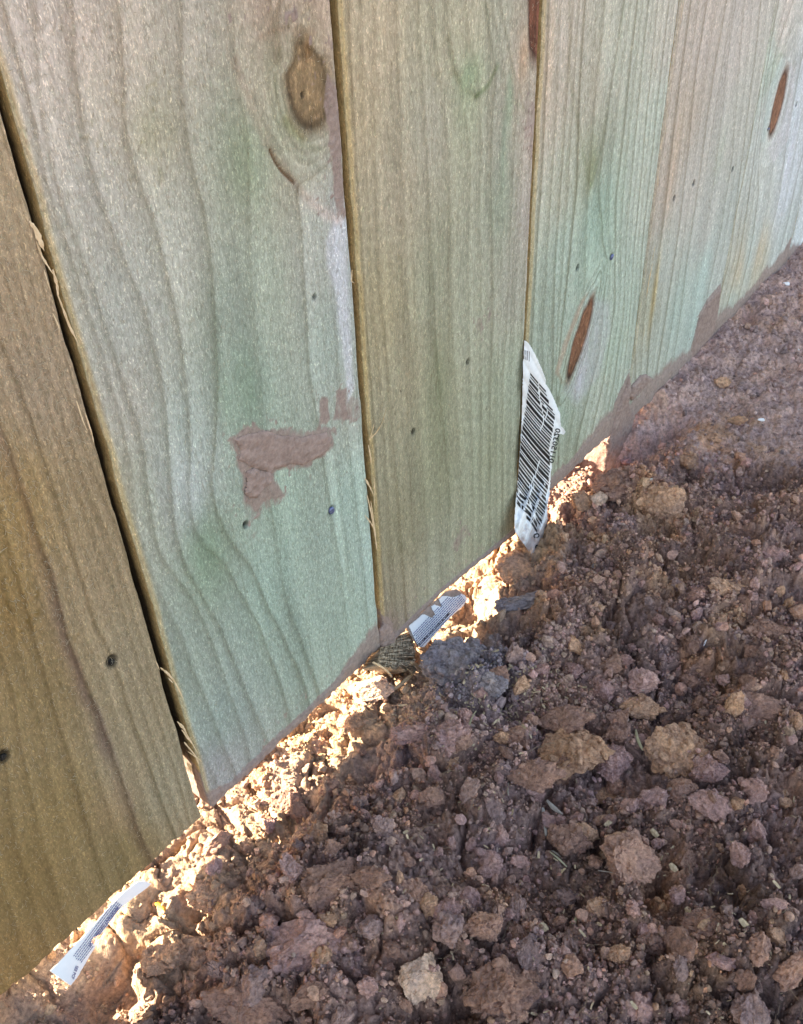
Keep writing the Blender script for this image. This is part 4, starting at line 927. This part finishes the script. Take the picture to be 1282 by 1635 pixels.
def clod(px, py, w, h, mat, label, k=None, sink=.30, rz=None, name='soil_clod', cat='soil clod', group='larger clods in the loose soil', which='B'):
    P = on_ground(px, py + h * .12); s = S_at(P)
    k = rb.randrange(8) if k is None else k
    o = link(name, bigmesh(k, mat, which)); a = w * s * .52; b = h * s * .60
    # long side lies across the picture: turn the clod to the camera's right
    yaw = math.atan2(ROT[0][1], ROT[0][0]) + (rz or 0)
    o.rotation_euler = (random.uniform(-.3, .3), random.uniform(-.3, .3), yaw)
    o.scale = (a, b, min(a, b) * .95); o.location = (P[0], P[1], P[2] + min(a, b) * (.6 - sink))
    return tag(o, label, cat, group)
BIG = [
 (912,1195,100,82,'tan','large tan lumpy clod left of the centre of the loose soil'), (1080,1192,100,80,'tan','large crumbly tan clod right of the biggest tan clod'),
 (850,1238,72,62,'brown','round brown clod below the wood shavings'), (1128,1230,48,40,'pink','smooth pinkish clod at the right foot of the crumbly tan clod'),
 (978,1218,58,52,'pink','pinkish clod between the two large tan clods'), (898,1150,72,54,'brown','brown rounded clod above the large tan lumpy clod'),
 (955,1268,52,30,'tan','long slanting tan clod below the pinkish clod'), (789,1288,24,56,'purple','thin upright purple stone beside the straw pieces'),
 (1088,1262,46,34,'brown','small brown clod under the crumbly tan clod'), (1130,1284,50,50,'pink','pink clod below the smooth pinkish clod'),
 (1005,1368,84,78,'brown','big cracked brown clod in the lower middle of the soil'), (905,1340,66,54,'brown','brown clod with straw tip above the dark hole'),
 (674,1558,62,60,'pale','palest cream clod near the bottom of the picture'), (795,1580,92,80,'brown','large round brown clod at the bottom right of the cream clod'),
 (722,1176,66,50,'pink','pinkish clod below the grey clay lump'), (662,1170,70,44,'pink','flat pinkish clod near the paling splinters'),
 (768,1478,60,44,'brown','brown clod left of the bladed straw'), (715,1456,50,38,'pink','pinkish clod at the left of the bottom soil'),
 (845,1516,38,48,'purple','purple faceted clod above the large round bottom clod'), (826,1446,30,40,'purple','small purple wedge-shaped clod'),
 (1100,738,36,30,'tan','tan round clod at the border of the compact ground'), (1153,612,24,22,'tan','small tan pebble of clay alone on the compact ground'),
 (1176,672,22,20,'tan','small tan clay pebble below the lone one on compact ground'), (1140,702,20,16,'tan','tiny tan clay crumb beside the shaded ridge'),
 (1226,884,38,30,'pink','pink clod alone at the right edge of the trodden ground'), (990,770,92,60,'brown','broad brown clod right of the sunlit ridge'),
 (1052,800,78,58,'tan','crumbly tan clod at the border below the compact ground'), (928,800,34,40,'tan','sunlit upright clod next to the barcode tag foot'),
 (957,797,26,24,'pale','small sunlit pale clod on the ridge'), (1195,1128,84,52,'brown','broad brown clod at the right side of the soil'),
 (1075,822,22,20,'tan','orange-tan crumb at the edge of compact ground'), (762,1035,26,42,'pink','pink flake lying on the grey clay lump'),
 (1196,1612,44,56,'purple','purple pointed clod at the bottom right corner'), (985,1170,40,40,'brown','brown clod above the pinkish clod between the tan ones'),
 (820,1175,60,40,'brown','brown clod between shavings and the rounded brown clod'), (1018,1130,70,40,'tan','rusty tan clod behind the crumbly tan clod'),
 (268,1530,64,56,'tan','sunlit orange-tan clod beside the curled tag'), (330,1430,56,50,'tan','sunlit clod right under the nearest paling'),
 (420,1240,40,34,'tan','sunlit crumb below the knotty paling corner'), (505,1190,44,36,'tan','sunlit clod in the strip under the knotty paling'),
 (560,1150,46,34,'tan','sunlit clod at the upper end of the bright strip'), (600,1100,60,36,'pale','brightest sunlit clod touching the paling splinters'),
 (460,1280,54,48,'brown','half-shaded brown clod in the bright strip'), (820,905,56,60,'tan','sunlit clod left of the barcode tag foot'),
 (660,1420,46,38,'brown','brown clod left of the lower middle'), (1225,1010,80,44,'brown','brown mound near the right edge'), (1160,940,60,40,'tan','tan mound near the right edge under compact ground'),
 (590,1400,50,40,'brown','brown clod beside the smooth clay slab'), (1120,1470,60,44,'brown','rusty brown clod at lower right'), (1040,1500,54,44,'brown','brown clod between straw and rusty clod')]
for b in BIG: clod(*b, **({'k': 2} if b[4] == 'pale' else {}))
# smooth clay slabs
clod(540, 1408, 104, 78, 'brown', 'smooth brown clay slab in the lower left soil', k=2, sink=.5, cat='clay slab', name='clay_slab', group='smeared clay slabs')
clod(392, 1600, 110, 84, 'brown', 'smooth rounded clay slab at the bottom left', k=5, sink=.5, cat='clay slab', name='clay_slab', group='smeared clay slabs')
clod(480, 1500, 150, 90, 'pink', 'wide rough clay slab between the two smooth ones', k=6, sink=.62, cat='clay slab', name='clay_slab', group='smeared clay slabs')
# grey lump of clay
clod(738, 1050, 130, 96, 'grey', 'blue-grey clay lump below the small torn tag', k=0, sink=.50, cat='clay lump', name='clay_lump', group='grey clay pieces')
clod(780, 1092, 60, 44, 'grey', 'smaller blue-grey clay lump lying at the foot of the larger one', k=7, sink=.42, cat='clay lump', name='clay_lump', group='grey clay pieces')
clod(836, 960, 84, 40, 'grey', 'grey crust of clay below the barcode tag foot', k=3, sink=.5, cat='clay lump', name='clay_lump', group='grey clay pieces')
BLUEST = mat_plain('blue_stone', (.13, .16, .30), (.20, .24, .38), 400)
def pebble(px, py, w, mat, name, label, cat, grp=None, sink=.1, sc=(1, 1, 1)):
    P = on_ground(px, py); s = S_at(P) * w * .5; v, f = rock(3, 1200 + px, .6, 6)
    o = link(name, mesh_np(name, v, f, [mat]), loc=(P[0], P[1], P[2] + s * (.5 - sink))); o.scale = (s * sc[0], s * sc[1], s * sc[2]); o.rotation_euler = (random.random(), random.random(), random.random() * 6)
    tag(o, label, cat, grp)
pebble(719, 1036, 16, BLUEST, 'pebble', 'blue pebble stuck on the grey clay lump', 'pebble')
pebble(948, 905, 10, SOILC['grey'], 'pebble', 'tiny grey pebble below the sunlit ridge', 'pebble')
for px, py, w, lab in ((1273, 560, 9, 'white speck near the right edge of the compact ground'), (1216, 672, 13, 'white scrap on the compact ground beside the tan pebble'), (1254, 410 + 45, 12, 'white flake where the ground meets the far palings'),
                       (1088, 785, 10, 'white speck at the border clods'), (1207, 996, 10, 'white fragment right of centre'), (1125, 1028, 12, 'white chip in the dark hollow'), (1094, 1490, 9, 'white crumb in the bottom right soil')):
    pebble(px, py, w, WHITEB, 'white_fragment', lab, 'white fragment', 'white scraps on the soil', sc=(1, .6, .4))
pebble(258, 1450, 26, ORANGE, 'leaf_scrap', 'bright orange scrap of leaf on the sunlit soil', 'leaf scrap', sc=(1, .8, .3))

# individually placed middling clods
rz_ = random.Random(12); count = 0; spots = []
while count < 170:
    px, py = rz_.uniform(330, 1282), rz_.uniform(900, 1635)
    if py < 1290 - (px - 330) * .62 + 60: continue
    P = on_ground(px, py)
    if flatness(np.array([P[0]]), np.array([P[1]]))[0] > .4: continue
    r = rz_.choice([.0035, .004, .005, .006, .007, .0085])
    if any((P[0] - q[0]) ** 2 + (P[1] - q[1]) ** 2 < (.9 * (r + q[2])) ** 2 for q in spots): continue
    spots.append((P[0], P[1], r)); count += 1
    mt = rz_.choice(['brown', 'brown', 'pink', 'purple', 'pink', 'tan'])
    o = link('soil_lump', bigmesh(rz_.randrange(10), mt, 'M'), loc=(P[0], P[1], P[2] + r * .3)); o.scale = (r * rz_.uniform(.9, 1.3), r, r * rz_.uniform(.8, 1.1))
    o.rotation_euler = (rz_.uniform(0, 6.3), rz_.uniform(0, 6.3), rz_.uniform(0, 6.3))
    tag(o, 'thumbnail-sized lump of reddish-brown clay among the loose crumbs', 'soil lump', 'small lumps in the loose soil')

# ------------------------------------------------------------------ crumbs: loose soil nobody could count
def scatter(name, n, sub, rmin, rmax, power, seed, mat, label, area=(-.16, .80, -.31, .03)):
    rg = np.random.default_rng(seed); x = rg.uniform(area[0], area[1], n * 3); y = rg.uniform(area[2], area[3], n * 3)
    dens = np.clip(1 - .93 * flatness(x, y), 0, 1) * (.55 + .6 * noise2(x * 30, y * 30, 71)) * np.where((y > -.012) & (x > .3), .25, 1) * np.where((y > -.045) & (x < .3), .30 if rmax < .003 else .6, 1)
    sm = zone(x, y, .035, -.115, .05, .028) + zone(x, y, -.05, -.13, .045, .03); dens = dens * np.clip(1 - .75 * sm, 0, 1)
    k = rg.random(n * 3) < dens; x, y = x[k][:n], y[k][:n]; m = len(x)
    r = rmin + (rmax - rmin) * rg.random(m) ** power; r = np.where((y > -.05) & (x < .15), np.minimum(r, rmin * 2.0), r); z = ground_z(x, y) + r * rg.uniform(.0, 1.0, m)
    pr = [rock(sub, 1500 + seed * 10 + j, 1.2, 9) for j in range(8)]; pi = rg.integers(0, 8, m); Rm = rand_rot(m, rg)
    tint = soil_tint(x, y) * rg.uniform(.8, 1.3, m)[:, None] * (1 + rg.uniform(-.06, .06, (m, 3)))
    tint = np.where((rg.random(m) < .08)[:, None], tint * np.array([1.7, 1.5, 1.3]), tint)
    VV = []; FF = []; CC = []; b = 0
    for j in range(8):
        s_ = pi == j; v, f = pr[j]; w = np.einsum('nij,vj->nvi', Rm[s_], v) * r[s_][:, None, None] + np.stack([x[s_], y[s_], z[s_]], 1)[:, None]
        c = s_.sum(); VV.append(w.reshape(-1, 3)); FF.append((f[None] + (np.arange(c) * len(v))[:, None, None]).reshape(-1, 3) + b); CC.append(np.repeat(tint[s_], len(v), 0)); b += c * len(v)
    cc = np.concatenate(CC); cc = cc * 1.08 / np.maximum(1, cc.max(1, keepdims=True) * 1.08 / .62)
    o = link(name, mesh_np(name, np.concatenate(VV), np.concatenate(FF), [mat], smooth=False, cols={'soil_colour': np.clip(cc, .02, .8)}))
    tag(o, label, 'loose soil', kind='stuff')
scatter('soil_crumbs', 1700, 3, .0016, .0050, 2.0, 3, SOIL, 'loose pea-sized crumbs of reddish-brown clay soil')
scatter('fine_soil_crumbs', 24000, 2, .0007, .0022, 1.8, 4, SOIL, 'fine crumbs of reddish-brown clay soil')
scatter('soil_grains', 52000, 1, .0004, .0010, 1.3, 6, SOIL, 'grains of reddish-brown clay soil')
# sparse grit on the trodden patch
rg = np.random.default_rng(9); n = 4200; x = rg.uniform(.38, .85, n); y = rg.uniform(-.25, -.004, n); k = flatness(x, y) > .5; x, y = x[k], y[k]
r = .0005 + .0026 * rg.random(len(x)) ** 5; v, f = rock(2, 77, 1, 5); Rm = rand_rot(len(x), rg)
w = np.einsum('nij,vj->nvi', Rm, v) * r[:, None, None] + np.stack([x, y, ground_z(x, y) + r * .3], 1)[:, None]
tn = np.array([.42, .31, .28])[None] * rg.uniform(.6, 1.7, len(x))[:, None]
o = link('ground_grit', mesh_np('grit', w.reshape(-1, 3), (f[None] + (np.arange(len(x)) * len(v))[:, None, None]).reshape(-1, 3), [SOIL], cols={'soil_colour': np.repeat(np.clip(tn, 0, .8), len(v), 0)}))
tag(o, 'fine grit lying on the trodden clay at the right', 'grit', kind='stuff')

# ------------------------------------------------------------------ wood shavings, straw, offcut
def flake(P, d, L, w, t, bend, seed, blunt=False):
    rg = random.Random(seed); n = 6; d = np.array(d) / np.linalg.norm(d); up = np.array([0, 0, 1.0]); s = np.cross(d, up); s /= np.linalg.norm(s); up = np.cross(s, d)
    tilt = rg.uniform(-.8, .8); s, up = s * math.cos(tilt) + up * math.sin(tilt), -s * math.sin(tilt) + up * math.cos(tilt)
    V = []
    for k in range(n):
        q = k / (n - 1); c = P + d * L * (q - .5) + up * bend * L * (1 - (2 * q - 1) ** 2) + s * bend * .6 * L * math.sin(q * 3); ww = w * (.8 + .2 * math.sin(math.pi * q) if blunt else .35 + .65 * math.sin(math.pi * (.12 + .8 * q))) * (1 + rg.uniform(-.15, .15))
        V += [c + s * ww / 2, c + up * t / 2, c - s * ww / 2, c - up * t / 2]
    F = [(k * 4 + j, k * 4 + (j + 1) % 4, (k + 1) * 4 + (j + 1) % 4, (k + 1) * 4 + j) for k in range(n - 1) for j in range(4)]
    return np.array(V), np.array(F), np.array([(3, 2, 1, 0), ((n - 1) * 4, (n - 1) * 4 + 1, (n - 1) * 4 + 2, (n - 1) * 4 + 3)])
def straw(p0, p1, w, mat, label, name='straw_piece', cat='straw', bend=.06, z=.002, grp='straw pieces on the soil'):
    A = on_ground(*p0); B = on_ground(*p1); zt = max(A[2], B[2]) + z
    A = A + (CAM - A) * ((zt - A[2]) / (CAM[2] - A[2])); B = B + (CAM - B) * ((zt - B[2]) / (CAM[2] - B[2]))
    L = np.linalg.norm(B - A); V, F, G = flake((A + B) / 2, B - A, L, w, w * .3, bend, p0[0], cat == 'wood chip'); c = V.mean(0)
    o = link(name, mesh_np(name, V - c, [np.concatenate([F, G])], [mat], smooth=False), loc=c); tag(o, label, cat, grp)
PALEG = mat_plain('pale_green_straw', (.36, .34, .20), (.52, .48, .32), 600, .7, .0002, stretch=(1, 1, 1))
GREYS = mat_plain('grey_straw', (.30, .27, .23), (.46, .42, .36), 600, .7, .0002)
for a in (((920,1465),(905,1520),.0022,PALEG,'yellow-green blade of straw in the bottom middle'), ((867,1290),(872,1335),.0026,GREYS,'wide grey straw standing beside a shorter one'), ((873,1278),(898,1300),.0022,GREYS,'short grey straw slanting away from the wide one'),
          ((878,1360),(905,1384),.0014,PALEG,'thin pale straw left of the dark hole'), ((1015,1165),(1027,1198),.0018,PALEG,'pale straw sliver between the tan clods'), ((760,1135),(748,1170),.0016,PALEG,'pale splinter among the shavings'),
          ((965,1318),(980,1306),.0022,CHIP,'small yellowish chip beside the slanting clod'), ((1012,1090),(1028,1103),.0016,GREYS,'grey straw behind the rusty clod'), ((900,1120+20),(955,1138),.0007,CHIP,'hair-thin root over the rounded brown clod'),
          ((812,1250),(812,1270),.0014,GREYS,'upright grey stalk above the purple stone'), ((955,1380+10),(1010,1400),.0009,GREYS,'long thin grey straw right of the dark hole'), ((895,1368),(880,1358),.0010,GREYS,'tiny straw tip by the brown clod'),
          ((1022,770),(1042,764),.0018,GREYS,'pale straw on the crumbly border clod')):
    straw(*a)
for p, w, lab in (((775,1365),.0042,'square pale wood chip in the loose soil'),((1187,1473),.0040,'pale block of wood near the bottom right'),((868,1480),.0034,'yellow wood chip near the blade of straw'),((1075,1385),.0030,'small yellow chip at the right of the big cracked clod'),((1240,1412),.0034,'pale wood chip by the right edge'),((1045,1330),.0028,'wood chip in the middle crumbs'),((1100,1455),.0030,'orange wood chip in the rusty soil'),((930,1490),.0026,'wood chip right of the blade of straw'),((1012,1605),.0028,'pale chip at the bottom')):
    straw((p[0] - 5, p[1] - 6), (p[0] + 5, p[1] + 6), w, CHIP, lab, 'wood_chip', 'wood chip', 0, .002, 'wood chips on the soil')
VV = []; FF = []; b = 0; rs = random.Random(31)
for k in range(640):
    if k < 260: px, py = rs.gauss(830, 42), rs.gauss(1110, 36)
    elif k < 320: px, py = rs.gauss(730, 45), rs.gauss(1130, 25)
    else: px, py = rs.uniform(600, 1270), rs.uniform(1120, 1630)
    P = on_ground(px, py); a = rs.uniform(0, 6.3); L = rs.uniform(.0012, .0055) * (1 if k < 320 else .7)
    V, F, G = flake(P + np.array([0, 0, .0012]), (math.cos(a), math.sin(a), rs.uniform(-.6, .6)), L, min(L * rs.uniform(.12, .5), .0014), .00018, rs.uniform(-.1, .12), k, True)
    VV.append(V); FF.append(np.concatenate([F, G]) + b); b += len(V)
tag(link('wood_shavings', mesh_np('shavings', np.concatenate(VV), np.concatenate(FF), [CHIP], smooth=False)), 'pale sawdust and shavings strewn beside the grey clay lump', 'wood shavings', kind='stuff')
# rootlets
RT = mat_plain('fine_root', (.22, .15, .10), (.36, .27, .18), 500); rr = random.Random(5)
VV = []; FF = []; b = 0
for k in range(46):
    px, py = (rr.uniform(600, 1270), rr.uniform(1080, 1620)) if k > 8 else (rr.uniform(590, 650), rr.uniform(1120, 1180)); P = on_ground(px, py) + np.array([0, 0, .002]); a = rr.uniform(0, 6.3); n = 8; st = rr.uniform(.0012, .003)
    for j in range(n):
        V, F, G = flake(P, (math.cos(a), math.sin(a), .1), st * 1.2, .0003, .0003, 0, k * 20 + j); VV.append(V); FF.append(np.concatenate([F, G]) + b); b += len(V)
        P = P + np.array([math.cos(a), math.sin(a), rr.uniform(-.15, .15)]) * st; a += rr.uniform(-.5, .5)
tag(link('rootlets', mesh_np('rootlets', np.concatenate(VV), np.concatenate(FF), [RT])), 'hair-fine roots in the crumbly soil', 'roots', kind='stuff')

# broken offcut under the paling's corner: rough sawn block with torn end
def offcut():
    OM = mat_plain('weathered_end_grain', (.30, .235, .165), (.52, .43, .31), 520, .9, .0009, stretch=(.25, 1, 1.6))
    root = bpy.data.objects.new('timber_offcut', None); c = FP(640, 1052, -.002); root.location = c; C.objects.link(root)
    tag(root, 'rough splintered timber offcut wedged under the corner of a paling', 'timber offcut')
    n = 90; m = 90; A, B = np.meshgrid(np.linspace(0, 1, n), np.linspace(0, 1, m))
    # face outline in the photograph, top edge under the paling
    top = np.array([(610, 1026), (660, 1006)]); bot = np.array([(602, 1062), (664, 1072)])
    px = (1 - B) * (top[0, 0] + (top[1, 0] - top[0, 0]) * A) + B * (bot[0, 0] + (bot[1, 0] - bot[0, 0]) * A)
    py = (1 - B) * (top[0, 1] + (top[1, 1] - top[0, 1]) * A) + B * (bot[0, 1] + (bot[1, 1] - bot[0, 1]) * A)
    px = px + (A - .5) * 2 * noise2(B * 14, A * 0, 3) * 3 * (A > .6); py = py + 3 * noise2(A * 12, B * 0, 4) * (B > .8)
    y = .002 - .016 * B + .0014 * noise2(A * 2.5, B * 26, 15) + .0008 * noise2(A * 7, B * 55, 5) + .0006 * noise2(A * 40, B * 12, 6)
    r = ray(px.ravel(), py.ravel()); t = (y.ravel() - CAM[1]) / r[:, 1]; V = CAM + t[:, None] * r - c
    V2 = V + np.array([.0, .012, -.012]); F = grid_faces(m, n); N = m * n
    e = np.concatenate([np.arange(n), np.arange(1, m) * n + n - 1, (m - 1) * n + np.arange(n - 2, -1, -1), np.arange(m - 2, 0, -1) * n]); e2 = np.roll(e, -1)
    link('block', mesh_np('block', np.concatenate([V, V2]), [F, F[:, ::-1] + N, np.stack([e, e2, e2 + N, e + N], 1)], [OM], smooth=False), root)
    for (a, b_, w, k) in (((630, 1100), (662, 1072), .0024, 1), ((657, 1058), (676, 1074), .0022, 2), ((650, 1068), (660, 1082), .0012, 3), ((596, 1058), (625, 1080), .0026, 4), ((640, 1108), (622, 1092), .0018, 5)):
        P0 = FP(*a, -.016); P1 = FP(*b_, -.013); V, F, G = flake((P0 + P1) / 2, P1 - P0, np.linalg.norm(P1 - P0), w, w * .5, .03, k)
        link('splinter', mesh_np('splinter', V - c, [np.concatenate([F, G])], [SPLINT], smooth=False), root)
offcut()
